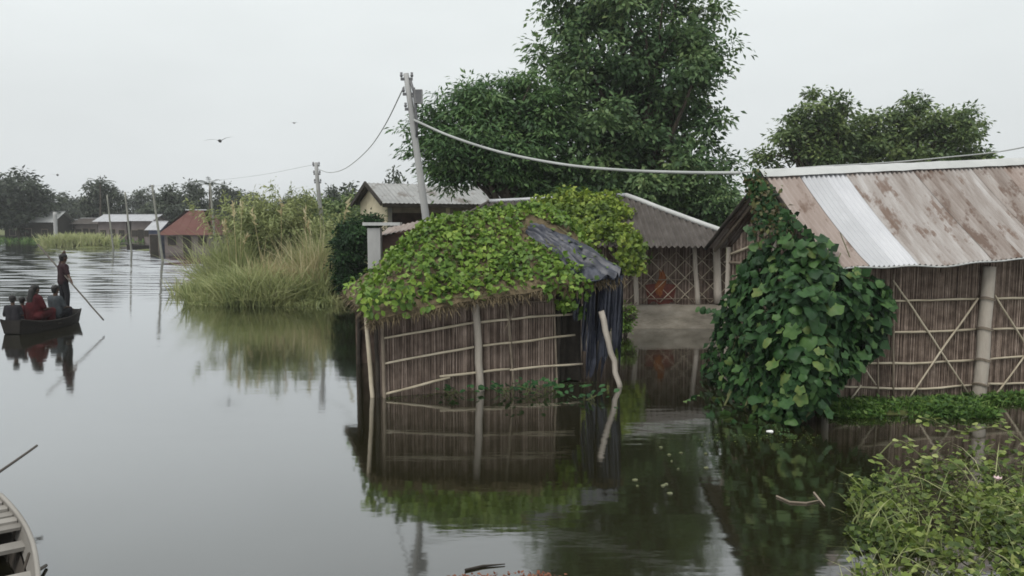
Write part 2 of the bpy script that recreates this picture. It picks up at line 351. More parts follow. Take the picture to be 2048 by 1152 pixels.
wx0, wx1, wy0, wy1 = -96., -7.5, 23.5, 112.0                       # open reach ruffled by wind: real wavelets, dying out at its edges
gx = np.linspace(wx0, wx1, 230); gy = np.linspace(wy0, wy1, 700); GX, GY = np.meshgrid(gx, gy, indexing='ij'); GZ = np.zeros_like(GX)
for lam, am, an in ((.55, .0045, 1.50), (.68, .006, 1.62), (.85, .008, 1.44), (1.1, .010, 1.70), (.74, .006, 1.56), (1.6, .010, 1.36)):
    GZ += am*np.sin(2*np.pi*(GX*np.cos(an)+GY*np.sin(an))/lam+7*lam+1.5*np.sin(GX*.21+lam)+1.2*np.sin(GY*.17+2*lam))
GZ *= sstep(wy0+1, wy0+20, GY)*(1-sstep(wy1-8, wy1, GY))*sstep(wx0, wx0+6, GX)*(1-sstep(wx1-5, wx1, GX))
gust = .6+.4*sstep(-.25, .35, np.sin(GX*.13+1.2*np.sin(GY*.06))*np.sin(GY*.085+.8*np.sin(GX*.09)))
GZ *= gust*.95
wv_ = np.stack([GX, GY, GZ], -1).reshape(-1, 3); nyy = len(gy); ii, jj = np.meshgrid(np.arange(len(gx)-1), np.arange(nyy-1), indexing='ij'); a = (ii*nyy+jj).ravel()
wf = np.stack([a, a+nyy, a+nyy+1, a+1], 1).tolist(); wv_ = wv_.tolist(); nb_ = len(wv_)
ox = [-478, wx0, wx1, 478]; oy = [-78, wy0, wy1, 638]
for i_ in range(3):
    for j_ in range(3):
        if i_ == 1 and j_ == 1: continue
        wv_ += [(ox[i_], oy[j_], 0), (ox[i_+1], oy[j_], 0), (ox[i_+1], oy[j_+1], 0), (ox[i_], oy[j_+1], 0)]; wf.append(tuple(range(len(wv_)-4, len(wv_))))
me = bpy.data.meshes.new('water'); me.from_pydata(wv_, [], wf); me.materials.append(M_water); me.polygons.foreach_set('use_smooth', [True]*len(me.polygons))
tag(link('water', me), kind='structure')

# ------------------------------------------------------------------ corrugated tin
def corrugated(u0, u1, fn, name, material, parent, period=.088, amp=.012, rows=8, lift=0.0):
    """fn(u, k) -> (point on the slope, normal); k runs 0 at the ridge to 1 at the eave"""
    cols = max(6, int((u1-u0)/period*6)); m = MB()
    def f(a, b):
        u = u0+(u1-u0)*a; p, nn = fn(u, b)
        return p+nn*(amp*math.sin(2*math.pi*u/period)+lift)
    m.grid(f, cols, rows, .5)
    ob = m.build(name, material, parent, smooth=True)
    return ob

def reed_wall(name, material, parent, p0, p1, ztop, zbot, nrm, width=.022, seed=1, gap=.0, sag=None):
    """a screen of upright reeds, each a three-sided rod, with a dark backing sheet"""
    rr = random.Random(seed); m = MB(); p0 = Vector(p0); p1 = Vector(p1); Ln = (p1-p0).length; d = (p1-p0)/Ln; n_ = Vector(nrm)
    x = 0.0; clump = .5
    while x < Ln:
        w_ = width*rr.uniform(.6, 1.5); clump = .6*clump+.4*rr.random()
        q = p0+d*x; zt = ztop(x/Ln)+rr.uniform(-.03, .02)-(rr.uniform(.1, .5) if rr.random() < .03 else 0); zb = zbot(x/Ln)
        tl = rr.uniform(-.02, .02)*(1 if rr.random() < .93 else 4.5); off = n_*rr.uniform(0, .025)
        a0 = q+off; tint = min(1, max(0, clump*.25+rr.random()**1.2*.85-.05))
        top = a0+d*tl
        kz = [zb, (zb+zt)*.5, zt]
        vs = []
        for z_, pp in zip(kz, (a0, a0+d*(tl*.5+rr.uniform(-.008, .008)), top)):
            c = Vector((pp.x, pp.y, z_))
            vs += [c-d*w_*.5, c+n_*w_*.5, c+d*w_*.5]
        m.add(vs, [(0, 1, 4, 3), (1, 2, 5, 4), (3, 4, 7, 6), (4, 5, 8, 7)], tint)
        x += w_*rr.uniform(.85, 1.1+gap)
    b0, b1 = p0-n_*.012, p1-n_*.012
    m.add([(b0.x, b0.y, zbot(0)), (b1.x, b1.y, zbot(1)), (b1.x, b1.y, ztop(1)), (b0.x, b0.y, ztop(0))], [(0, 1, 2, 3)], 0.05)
    o = m.build(name, material, parent, kind='stuff')
    return o

def bamboo(parent, pts, r, material=None, name='batten', n=6):
    m = MB(); pp = [Vector(p) for p in pts]; dense = []; rad = []
    for i in range(len(pp)-1):
        seg = max(2, int((pp[i+1]-pp[i]).length/.3))
        for k in range(seg):
            dense.append(pp[i].lerp(pp[i+1], k/seg)+Vector([random.uniform(-1, 1)*r*.35 for _ in range(3)])); rad.append(r*random.uniform(.85, 1.12))
    dense.append(pp[-1]); rad.append(r*.9)
    m.tube(dense, rad, n, random.random())
    return m.build(name, material or M_bamboo, parent, smooth=True)

# ------------------------------------------------------------------ creeper-roofed reed hut (leaning, half drowned)
A0 = G(760, 795); A1 = G(1195, 762); A1.z = 0
Au = (A1-A0).normalized(); Av = Vector((-Au.y, Au.x, 0)); An = -Av; AL = (A1-A0).length; AD = 3.4
hutA = empty('creeper_covered_hut', (0, 0, 0), 0, 'small leaning reed hut with creeper-covered thatch roof, standing in the water', 'hut')
def WA(px, py, off=.0): return PL(px, py, A0+An*off, An)
def Aw(u, v, z=0.0): q = A0+Au*u+Av*v; return Vector((q.x, q.y, z))
OV = .42; US, UE, VS, VE = -.24, AL+.38, -OV, AD+OV
def smin(a, b, k=.22):
    h = max(k-abs(a-b), 0)/k; return min(a, b)-h*h*k*.25
def roofA(u, v):
    e = 1.56+.115*u+.02*v
    kl, kr = .92, 2.0
    r_ = smin(smin((v-VS)*.80, (VE-v)*.80), smin((u-US)*kl, (UE-u)*kr), .3)
    r_ = smin(r_, 1.56, .25)
    z = e+max(r_, 0)*.94
    z += .05*mnoise.noise((u*1.7, v*1.7, .3))+.02*mnoise.noise((u*6, v*6, 1.3))
    if u < .4 and v < .3: z -= .10*(.4-u)*(.3-v)
    return z
def roofA_n(u, v, h=.05):
    a_ = Aw(u+h, v, roofA(u+h, v))-Aw(u-h, v, roofA(u-h, v)); b_ = Aw(u, v+h, roofA(u, v+h))-Aw(u, v-h, roofA(u, v-h))
    return a_.cross(b_).normalized()
# thatch: top skin, ragged edge and underside
m = MB(); nu, nv = 90, 70
def ft(a_, b_):
    u = US+(UE-US)*a_; v = VS+(VE-VS)*b_
    ed = min(a_, 1-a_, b_, 1-b_)
    j = .05*mnoise.noise((u*4, v*4, 5)) if ed < 1e-6 else 0
    return Aw(u+j, v+j, roofA(u, v))
m.grid(ft, nu, nv, .5)
m.t = [min(1, max(0, .5+.5*mnoise.noise((i*.37, (i % nv)*.21, 2)))) for i in range(len(m.t))]
def fb(a_, b_):
    u = US+.04+(UE-US-.08)*a_; v = VS+.04+(VE-VS-.08)*b_
    return Aw(u, v, roofA(u, v)-.11)
m.grid(lambda a_, b_: fb(b_, a_), nv//2, nu//2, .15)
rim = [(a_, 0) for a_ in np.linspace(0, 1, 91)]+[(1, b_) for b_ in np.linspace(0, 1, 71)]+[(a_, 1) for a_ in np.linspace(1, 0, 91)]+[(0, b_) for b_ in np.linspace(1, 0, 71)]
top = [ft(*q) for q in rim]; bot = [fb(*q)+Vector((0, 0, random.uniform(-.03, .03))) for q in rim]
m.add(top+bot, [(i, i+1, len(rim)+i+1, len(rim)+i) for i in range(len(rim)-1)], [random.random()*.6 for _ in range(len(rim)-1)])
roof_o = m.build('thatch_roof', M_thatch, hutA, smooth=True)
# loose straws hanging over the eave
ns = 2200; e_u = rng.uniform(US, UE, ns); side = rng.random(ns)
pos = []; dv = []
for i in range(ns):
    if side[i] < .62: u, v, o_ = e_u[i], VS+rng.uniform(-.02, .25), -Av
    elif side[i] < .85: u, v, o_ = US+rng.uniform(-.02, .2), rng.uniform(VS, VE), -Au
    else: u, v, o_ = UE-rng.uniform(-.02, .12), rng.uniform(VS, VE), Au
    p = Aw(u, v, roofA(u, v)+rng.uniform(-.10, .02)); pos.append(p); dv.append(o_*.8+Vector((rng.normal(0, .35), rng.normal(0, .35), -.55+rng.normal(0, .25))))
pos = np.array(pos); dv = unit(np.array(dv))
me = np_mesh('loose_straw', blade_verts(pos, dv, np.tile([[0, 0, -.35]], (ns, 1)), rng.uniform(.07, .20, ns), rng.uniform(.010, .022, ns)), 7, M_thatch, rng.random(ns), BLADE_F)
so = link('loose_straw', me, roof_o, 'stuff')

# walls
def at_(pts):                                     # piecewise linear in x
    def f(k):
        for (x0, y0), (x1, y1) in zip(pts, pts[1:]):
            if k <= x1: return y0+(y1-y0)*(k-x0)/max(1e-6, x1-x0)
        return pts[-1][1]
    return f
uR = 3.42/AL
wt = lambda k: roofA(k*AL*uR, .0)-.12
reed_wall('front_reed_screen', M_reedA, hutA, Aw(.04, .03), Aw(AL*uR, .03), wt, lambda k: -.25, An, .017, 3)
reed_wall('side_reed_screen', M_reedA, hutA, Aw(.62, AD), Aw(.03, .04), lambda k: roofA(.05+.55*(1-k), AD*(1-k))-.10, lambda k: -.25, -Au, .03, 4)
reed_wall('back_reed_screen', M_reedA, hutA, Aw(AL, AD), Aw(0, AD), lambda k: roofA(AL*(1-k), AD)-.14, lambda k: -.25, Av, .06, 5)
reed_wall('end_reed_screen', M_reedA, hutA, Aw(AL, .9), Aw(AL, AD), lambda k: roofA(AL, .9+(AD-.9)*k)-.16, lambda k: -.25, Au, .05, 6)
# corner posts and the two stout front posts
def postpx(x0, y0, x1, y1, r, material, off=.05, name='post', parent=None):
    m = MB(); p0, p1 = WA(x0, y0, off), WA(x1, y1, off); p0 = p0+(p0-p1)*.25
    m.pole(p0, p1, r, r*.92, 8, 7, r*.12); return m.build(name, material, parent or hutA, smooth=True)
tag(postpx(960, 778, 951, 590, .075, M_post, .06), 'thick pale post in the middle of the reed wall')
postpx(769, 790, 764, 625, .035, M_bamboo_old, .05)
mm = MB(); mm.pole(Aw(-.10, .06, -.4), Aw(-.22, .06, 1.5), .042, .036, 7, 6, .006); tag(mm.build('post', M_bamboo, hutA, smooth=True), 'pale corner post at the water-side end')
mm = MB(); mm.pole(Aw(-.02, .0, -.4), Aw(-.06, .0, 1.5), .04, .036, 7, 6, .006); mm.build('post', M_dark, hutA, smooth=True)
postpx(1028, 776, 1012, 590, .026, M_bamboo_old, .05)
postpx(1114, 775, 1108, 600, .022, M_bamboo_old, .045)
for u_, v_ in ((AL-.05, .05), (AL-.05, AD-.05), (.05, AD-.05), (3.45, .0)):
    mm = MB(); mm.pole(Aw(u_, v_, -.4), Aw(u_+.05, v_, roofA(u_, v_)-.1), .055, .045, 7, 6, .01); mm.build('post', M_dark, hutA, smooth=True)
# leaning driftwood prop at the right-hand corner
mm = MB(); q0, q1 = P(1234, 752, 14.25), P(1202, 622, 14.35); mm.pole(q0+(q0-q1)*.25, q1, .05, .062, 8, 8, .02)
tag(mm.build('prop', M_post, hutA, smooth=True), 'pale leaning prop beside the torn tarp')
# battens
for pts in ([(768, 677), (860, 660), (948, 645)], [(962, 645), (1060, 634), (1158, 627)],
            [(768, 727), (850, 712), (948, 694)], [(966, 692), (1060, 681), (1150, 670)],
            [(768, 789), (835, 772), (900, 755)], [(880, 754), (960, 744), (1020, 738)], [(1020, 740), (1090, 733), (1165, 728)],
            [(770, 640), (948, 612)], [(966, 610), (1150, 598)]):
    dark = pts[0][1] in (640, 610)
    bamboo(hutA, [WA(x, y, .055) for x, y in pts], .024 if not dark else .016, M_bamboo if not dark else M_bamboo_old)
bamboo(hutA, [WA(1012, 560, .10), WA(1018, 640, .09), WA(1024, 690, .08)], .010, M_bamboo_old, 'twig')
bamboo(hutA, [WA(1042, 592, .10), WA(1020, 640, .09), WA(1006, 665, .09)], .008, M_bamboo_old, 'twig')
bamboo(hutA, [WA(985, 600, .10), WA(1010, 620, .09), WA(1032, 655, .09)], .008, M_bamboo_old, 'twig')

# dark plastic tarp draped down the right hip and hanging in shreds at the corner
tarp = empty('torn_tarp', Aw(UE-.2, VS+.2, 0), 0, 'dark bluish plastic tarp draped over the right corner of the creeper roof', 'tarp')
h0 = (3.25, 1.02); h1 = (UE-.12, VS+.02)
def tarp_pt(a_, b_):
    k = a_*1.0; wv = (b_-.62)*(.30+.62*min(1, k*1.3))
    du, dvv = h1[0]-h0[0], h1[1]-h0[1]; ln = math.hypot(du, dvv)
    u = h0[0]+du*k-dvv/ln*wv; v = h0[1]+dvv*k+du/ln*wv
    u = min(max(u, US), UE+.1); v = max(v, VS-.1)
    z = roofA(min(u, UE-.01), max(v, VS+.01))+.07
    wr = .05*math.sin(b_*19+a_*5+5*mnoise.noise((a_*3, b_*2, 1)))+.20*abs(mnoise.noise((a_*3.5, b_*5, 4)))+.09*abs(mnoise.noise((a_*9, b_*9, 2)))
    return Aw(u, v, z-.035+wr*.95*(.25+.75*math.sin(math.pi*min(1, max(0, b_)))))
m = MB(); m.grid(tarp_pt, 60, 36); t1 = m.build('tarp_sheet', M_tarp, None, smooth=True)
def hang(a_, b_, s0, s1, zb, ph):
    s_ = s0+(s1-s0)*a_; cl_ = UE-3.55                       # along the front eave, then round the corner
    u, v = (3.55+s_, VS+.03) if s_ < cl_ else (UE-.03, VS+.03+s_-cl_)
    q = Aw(u, v, roofA(u, v)+.06); z0 = q.z; k = b_
    q = q+Au*(.04*math.sin(a_*9+ph+k*2)*k)+An*(.05*math.sin(a_*13+ph*2+k*3)-.10*k)
    q.z = z0+(zb-z0)*k*(1-.25*math.sin(a_*5+ph)**2)
    return q
pieces = [t1]
for s0, s1, zb, ph in ((.12, .22, 1.25, .2), (.30, .40, .65, 1.4), (.40, .56, .12, 2.2), (.60, .68, .75, 3.1), (.66, .84, .05, 3.7), (.86, .96, 1.0, 4.2), (.92, 1.12, .25, 5.0), (1.2, 1.32, .8, 6.1)):
    m = MB(); m.grid(lambda a_, b_: hang(a_, b_, s0, s1, zb, ph), 12, 18); pieces.append(m.build('tarp_shred', M_tarp, None, smooth=True))
for o_ in pieces:
    o_.parent = tarp; o_.matrix_parent_inverse = Matrix.Translation(-tarp.location)
# dark sacking hung inside the open right bay
m = MB(); m.grid(lambda a_, b_: Aw(3.4+.62*a_, .15+.05*math.sin(a_*12), .02+(1.55-.02)*b_)+An*.03*math.sin(b_*5+a_*8), 16, 14)
m.build('doorway_sacking', M_dark, hutA, smooth=True)

# creeper over the thatch
def heart_leaf(name, material, lobes=5, cup=.16, lob=.10, asym=0.0):
    """a broad lobed leaf 1 m long, stalk end at the origin, lying along +X, face +Z"""
    m = MB(); out_ = []
    for k in range(14):
        an = math.pi*(-1+2*(k+.5)/14); rr = .5*(1+lob*math.cos(lobes*an)+asym*math.sin(an*2+1))*(1+.10*math.cos(an))
        if abs(an) > 2.75: rr *= .62
        x = .46+rr*math.cos(an)*1.02; y = rr*math.sin(an)*1.0
        out_.append((x, y, -cup*((x-.45)**2*1.5+y*y*1.2)+.05*math.sin(k*2.4)))
    vs = [(.42, 0, .03)]+[(.42+(x-.42)*.55, y*.55, z*.35+.055+.02*math.cos(i*1.7)) for i, (x, y, z) in enumerate(out_)]+out_
    fs = [(0, 1+k, 1+(k+1) % 14) for k in range(14)]+[(1+k, 15+k, 15+(k+1) % 14, 1+(k+1) % 14) for k in range(14)]
    m.add(vs, fs, .5)
    return m.mesh(name, material, smooth=True)
def leaf_obj(me, parent, p, axis, nrm, size, name='leaf'):
    X = Vector(axis).normalized(); Z = Vector(nrm); Z = (Z-X*Z.dot(X)).normalized(); Y = Z.cross(X)
    o_ = bpy.data.objects.new(name, me); COL.objects.link(o_); o_.parent = parent
    mt = Matrix((X, Y, Z)).transposed().to_4x4(); s_ = size
    o_.matrix_basis = Matrix.Translation(Vector(p)-parent.location) @ mt @ Matrix.Diagonal((s_, s_*random.uniform(.85, 1.1), s_, 1))
    return o_

def small_leaf(name, material):
    m = MB(); m.add([(0, 0, 0), (.35, .36, .08), (.75, .30, .02), (1, 0, -.10), (.75, -.30, .02), (.35, -.36, .08), (.5, 0, -.02)],
          [(0, 6, 1), (1, 6, 2), (2, 6, 3), (3, 6, 4), (4, 6, 5), (5, 6, 0)], .5)
    return m.mesh(name, material)
ME_creep = small_leaf('creeper_leaf', M_lf_creep_o)
creeperA = empty('roof_creeper', Aw(1.5, 1.2, 0), 0, 'bright green creeper sprawling over the thatch of the small leaning hut', 'creeper')
TS = 1.0 if ((h0[0]-1-h0[0])*(h1[1]-h0[1])-(h0[1]-1-h0[1])*(h1[0]-h0[0])) > 0 else -1.0
cand = []
while len(cand) < 5200:
    u = rng.uniform(US+.03, UE-.05); v = rng.uniform(VS+.02, VE)
    if v > 2.3 and rng.random() < .75: continue
    rise = roofA(u, v)-(1.56+.115*u+.02*v)
    k = 0
    if rise < .17: k = .12+.5*max(0, mnoise.noise((u*1.4, v*1.4, 9)))        # bare thatch along the eave
    elif u < .9 and rise < .7: k = .35
    else: k = .75+.5*mnoise.noise((u*1.2, v*1.2, 4))
    hd = ((u-h0[0])*(h1[1]-h0[1])-(v-h0[1])*(h1[0]-h0[0]))/math.hypot(h1[0]-h0[0], h1[1]-h0[1])
    if -.42 < hd*TS < .30 and u > 3.0 and v < 1.3 and rng.random() < .93: continue
    if rng.random() > k: continue
    cand.append((u, v))
pos = []; nrm = []
for u, v in cand:
    nn = roofA_n(u, v); lump = .07+.16*max(0, mnoise.noise((u*2.6, v*2.6, 6))+.25)
    pos.append(Aw(u, v, roofA(u, v))+nn*(lump*rng.random()**.6)); nrm.append(nn)
# trailing runners over the right of the eave
for c_ in [(WA(1145, 560, .45), .20), (WA(1140, 590, .36), .16), (WA(1128, 612, .3), .12), (WA(1165, 575, .4), .2), (WA(1100, 572, .45), .18), (WA(1160, 625, .22), .1), (WA(800, 590, .4), .2), (WA(745, 600, .4), .16)]:
    for _ in range(46):
        pos.append(c_[0]+Vector(rng.normal(0, c_[1]*.55, 3))); nrm.append(An+Vector((0, 0, .5)))
pos = np.array(pos); nrm = unit(np.array(nrm)+rng.normal(0, .42, (len(pos), 3)))
axis = unit(rng.normal(0, 1, (len(pos), 3))+np.array(An)*.5+np.array([0, 0, -.55]))
size = rng.uniform(.085, .155, len(pos))
score = pos[:, 1]-.3*size+.4*rng.random(len(pos)); order = np.argsort(score); sing = order[:300]; rest = order[300:]
for i in sing: leaf_obj(ME_creep, creeperA, pos[i], axis[i], nrm[i], float(size[i])*1.1)
tn = np.clip(.5+.35*np.array([mnoise.noise((p[0]*1.5, p[1]*1.5, p[2]*1.5)) for p in pos])+rng.normal(0, .2, len(pos)), 0, 1)
me = np_mesh('foliage', leaf_verts(pos[rest], axis[rest], nrm[rest], size[rest], size[rest]*.8), 4, M_lf_creep, tn[rest])
o_ = link('foliage', me, creeperA, 'stuff'); o_.location = -creeperA.location
m = MB()
for k in range(26):
    u, v = rng.uniform(.3, 3.6), rng.uniform(-.2, 1.6); pts = []
    for s_ in range(9):
        pts.append(Aw(min(max(u, US), UE-.1), min(max(v, VS+.02), VE), 0)); pts[-1].z = roofA(min(max(u, US), UE-.1), min(max(v, VS+.02), VE))+.05
        u += rng.normal(.05, .16); v += rng.normal(0, .14)
    m.tube(pts, .008, 5, rng.random())
o_ = m.build('runners', M_stem, creeperA, kind='stuff'); o_.location = -creeperA.location

# ------------------------------------------------------------------ long hut behind, hip roof of dark tin on a mud plinth
hutB = empty('hip_roofed_hut', (1.8, 24.8, 0), 0, 'long reed hut with dark corrugated hip roof on a mud plinth, behind the creeper hut', 'hut')
def place(o_, root):
    o_.parent = root; o_.matrix_parent_inverse = Matrix.Translation(-root.location); return o_
BX0, BX1, BY0, BY1 = -2.9, 7.2, 21.75, 28.0; BR0, BR1, BRY = -.75, 3.75, 24.9; BZE, BZR = 2.42, 3.98
def slopeB(u, k):       # front slope; k: 0 top, 1 eave
    vt = BRY
    if u > BR1: vt = BRY-(BRY-BY0)*(u-BR1)/(BX1-BR1)
    if u < BR0: vt = BRY-(BRY-BY0)*(BR0-u)/(BR0-BX0)
    y = vt+(BY0-vt)*k; z = BZE+(BZR-BZE+min(0, (u-2.6))*.055)*(y-BY0)/(BRY-BY0)
    return Vector((u, y, z+.012*mnoise.noise((u*2, y, 1)))), Vector((0, -.44, .9))
u = BX0+.02; i = 0
while u < BX1-.05:
    u1 = min(u+.80, BX1-.02)
    place(corrugated(u, u1, slopeB, 'tin_sheet', M_tin_dark, None, period=.17, amp=.04, rows=6, lift=.004*(i % 2)), hutB); u = u1-.03; i += 1
m = MB()
m.add([(BR0, BRY+.01, BZR-.2), (BR1, BRY+.01, BZR), (BX1, BY1, BZE), (BX0, BY1, BZE)], [(0, 1, 2, 3)], .4)
m.add([(BR1+.01, BRY, BZR), (BX1, BY0, BZE-.01), (BX1, BY1, BZE-.01)], [(0, 1, 2)], .5)
m.add([(BR0-.01, BRY, BZR-.2), (BX0, BY1, BZE-.01), (BX0, BY0, BZE-.01)], [(0, 1, 2)], .5)
place(m.build('rear_roof', M_tin_dark), hutB)
def capstrip(p0, p1, r, name, material, root):
    m = MB(); p0, p1 = Vector(p0), Vector(p1); m.pole(p0, p1, r, r, 8, 8, r*.15); return place(m.build(name, material, None, smooth=True), root)
capstrip((BR0, BRY, BZR-.17), (BR1, BRY, BZR+.03), .075, 'ridge_cap', M_tin, hutB)
capstrip((BR1, BRY, BZR+.03), (BX1, BY0, BZE+.05), .085, 'hip_cap', M_tin_white, hutB)
capstrip((BR0, BRY, BZR-.16), (BX0, BY0, BZE+.05), .05, 'hip_cap', M_tin_dark, hutB)
# plinth with rounded, sloping mud face
def plinth(a_, b_):
    x = -3.0+9.6*a_; prof = [(.75, .66), (.10, .66), (.02, .63), (-.05, .5), (-.10, .25), (-.18, 0), (-.32, -.4)]
    kk = b_*(len(prof)-1); i_ = min(int(kk), len(prof)-2); f_ = kk-i_
    yo = prof[i_][0]+(prof[i_+1][0]-prof[i_][0])*f_; zz = prof[i_][1]+(prof[i_+1][1]-prof[i_][1])*f_
    nn = mnoise.noise((x*1.3, zz*2, 2))
    return Vector((x, 22.2+yo+.07*nn, zz+.03*mnoise.noise((x*2, yo*3, 7))))
m = MB(); m.grid(plinth, 90, 18); place(m.build('mud_plinth', M_mud, None, smooth=True), hutB)
WBY = 22.62
o_ = reed_wall('front_reed_screen', M_reedA, None, (-2.9, WBY, 0), (6.4, WBY, 0), lambda k: 2.62, lambda k: .6, (0, -1, 0), .03, 8); place(o_, hutB)
for xx in (-2.9, 6.4):
    o_ = reed_wall('side_reed_screen', M_reedA, None, (xx, WBY, 0), (xx, 27.4, 0), lambda k: 2.6, lambda k: -.2, (1 if xx > 0 else -1, 0, 0), .06, 9); place(o_, hutB)
o_ = reed_wall('back_reed_screen', M_reedA, None, (6.4, 27.4, 0), (-2.9, 27.4, 0), lambda k: 2.6, lambda k: -.2, (0, 1, 0), .08, 9); place(o_, hutB)
def WB(px, py, y=None): return P(px, py, y or WBY-.06)
for x0, y0, x1, y1, r_ in ((1274, 612, 1268, 495, .075), (1396, 606, 1388, 492, .075), (1436, 600, 1432, 490, .12), (1150, 612, 1148, 495, .07), (1560, 606, 1560, 492, .07)):
    m = MB(); m.pole(P(x0, y0+6, 22.4), P(x1, y1-8, 22.4), r_, r_*.9, 8, 6, .01); place(m.build('post', M_post, None, smooth=True), hutB)
# diagonal lattice of split bamboo
k = 0
for i in range(13):
    x0 = 1200+i*34
    for sx in (1, -1):
        a_ = (x0-sx*50, 605); b_ = (x0+sx*50, 505)
        lo, hi = min(a_[0], b_[0]), max(a_[0], b_[0])
        if lo < 1190 or hi > 1600: continue
        o_ = bamboo(None, [WB(*a_, WBY-.05-.012*(sx+1)), WB(*b_, WBY-.05-.012*(sx+1))], .013, M_bamboo, 'lattice_slat', 5); place(o_, hutB)
for yy in (520, 560, 598):
    o_ = bamboo(None, [WB(1190, yy, WBY-.1), WB(1600, yy-1, WBY-.1)], .014, M_bamboo_old, 'batten', 5); place(o_, hutB)
# orange cloth hung on the lattice
M_cloth = mat('orange_cloth', [(.10, .032, .016), (.17, .06, .022), (.23, .095, .032)], 7, .9, .3, 20, tw=.2)
cl = P(1322, 542, WBY-.075); q = MB()
def clothf(a_, b_):
    wdt = (.05+.12*math.sin(min(1, b_*1.25)*math.pi*.5))*(1-.55*max(0, b_-.55)/.45)
    x = (a_-.5)*2*wdt; return Vector((x+.05*math.sin(b_*6), -.008*math.sin(a_*14+b_*5), -.75*b_+.04*math.sin(a_*9)))
q.grid(clothf, 16, 18); co = q.build('hanging_cloth', M_cloth, None, smooth=True); co.location = cl
tag(co, 'orange-red cloth hanging on the lattice wall of the dark tin roofed hut', 'cloth')
m_dk = mat('dark_red_cloth', [(.06, .02, .016), (.10, .032, .025), (.14, .055, .04)], 7, .9, .3, 20, tw=.2)
q = MB(); q.grid(lambda a_, b_: Vector(((a_-.5)*(.95-.2*b_), -.006*math.sin(a_*18), -.62*b_+.10*math.sin(a_*8)*b_-.12*abs(a_-.5))), 20, 10)
co = q.build('hanging_cloth', m_dk, None, smooth=True); co.location = P(1322, 566, WBY-.055)
tag(co, 'dull red cloth spread behind the orange one on the lattice wall', 'cloth')

# yellow-green creeper on the left of that roof
creeperB = empty('roof_creeper', (.9, 23.2, 0), 0, 'yellow-green creeper on the dark tin hip roof behind the small hut', 'creeper')
pos = []; nrm = []
while len(pos) < 3600:
    px_, py_ = rng.uniform(1040, 1290), rng.uniform(380, 520)
    edge = 1240+18*math.sin(py_*.09)+(py_-385)*.18
    if px_ > edge or px_ < 1085-(py_-400)*.15+25*math.sin(py_*.07): continue
    if py_ > 505 and rng.random() < .6: continue
    d_ = 22.0+(512-py_)/125*2.7; q = P(px_, py_, d_)
    zz = slopeB(q.x, 0)[0]; yy = min(max(q.y, BY0-.1), BRY); z_ = BZE+(BZR-BZE)*(yy-BY0)/(BRY-BY0)
    pos.append((q.x, yy, z_+.03+.28*rng.random()**1.5*(1+mnoise.noise((q.x*2, yy*2, 3))))); nrm.append((0, -.45, .9))
for _ in range(420):
    q = P(rng.normal(1262, 16), rng.uniform(470, 545), 21.6+rng.normal(0, .12)); pos.append(tuple(q)); nrm.append((0, -.9, .4))
pos = np.array(pos); nrm = unit(np.array(nrm)+rng.normal(0, .45, (len(pos), 3))); axis = unit(rng.normal(0, 1, (len(pos), 3))+np.array([0, -.4, -.5])); size = rng.uniform(.12, .22, len(pos))
me = np_mesh('foliage', leaf_verts(pos, axis, nrm, size, size*.8), 4, M_lf_yel, np.clip(.45+.5*np.array([mnoise.noise((p[0]*1.6, p[1]*1.6, p[2]*1.6)) for p in pos])+rng.normal(0, .24, len(pos)), 0, 1))
o_ = link('foliage', me, creeperB, 'stuff'); o_.location = -creeperB.location
m = MB()
for k in range(14):
    x_, y_ = rng.uniform(.6, 3.0), rng.uniform(22, 24.5); pts = []
    for s_ in range(8):
        pts.append(Vector((x_, min(max(y_, BY0), BRY), BZE+(BZR-BZE)*(min(max(y_, BY0), BRY)-BY0)/(BRY-BY0)+.05))); x_ += rng.normal(0, .2); y_ += rng.normal(-.1, .2)
    m.tube(pts, .01, 5, .5)
o_ = m.build('runners', M_stem, creeperB, kind='stuff'); o_.location = -creeperB.location
# ------------------------------------------------------------------ tin-roofed shed on the right
C0 = Vector((5.30, 12.2, 0)); Cu = Vector((.97, .243, 0)).normalized(); Cv = Vector((-Cu.y, Cu.x, 0)); Cn = -Cv
CL, CD = 8.2, 4.1
hutC = empty('tin_roofed_shed', (0, 0, 0), 0, 'reed-walled shed with rusty corrugated tin roof on the right bank', 'shed')
def Cw(u, v, z=0.0): q = C0+Cu*u+Cv*v; return Vector((q.x, q.y, z))
def zE(u): return 2.40+.03*u+.022*math.sin(u*2.1+.4)+.015*math.sin(u*5.3)
def zR(u): return 4.08+.055*u
def slopeC(u, k):
    v = CD*.5*(1-k)-.02; z = zR(u)+(zE(u)-zR(u))*k-.05*math.sin(k*math.pi)*(1+.4*math.sin(u*1.3))
    if k > .97: v -= .03*math.sin(u*3.3)
    p = Cw(u, v, z); nn = (Cn*(zR(u)-zE(u))+Vector((0, 0, CD*.5))).normalized()
    return p, nn
sheet_mats = [M_rust_c, M_tin, M_tin_white, M_rust_a, M_rust_a, M_rust_b, M_rust_a, M_rust_b, M_rust_c, M_rust_a, M_tin, M_rust_b]
wid = [.72, .56, .52, .78, .78, .66, .80, .78, .78, .78, .78, .78, .78, .78, .78]
M_tin_mid = mat('tin_pale_blue', [(.36, .365, .385), (.44, .445, .465), (.50, .505, .52)], 1.6, .5, .1, 6, spec=.4, metal=.15, tw=.3, stretch=(1, 1, .4))
sheet_mats[2] = M_tin_mid
u = -.12; i = 0
while u < CL-.2:
    u1 = u+wid[i]
    corrugated(u, u1, slopeC, 'tin_sheet', sheet_mats[i % len(sheet_mats)], hutC, lift=.008*(i % 2), rows=10, amp=.024, period=.105); u = u1-.035; i += 1
def slopeCb(u, k):
    v = CD*.5+CD*.5*k; p = Cw(u, v, zR(u)-.01+(2.6-zR(u))*k); return p, Vector((Cv.x*.6, Cv.y*.6, .8))
u = -.12
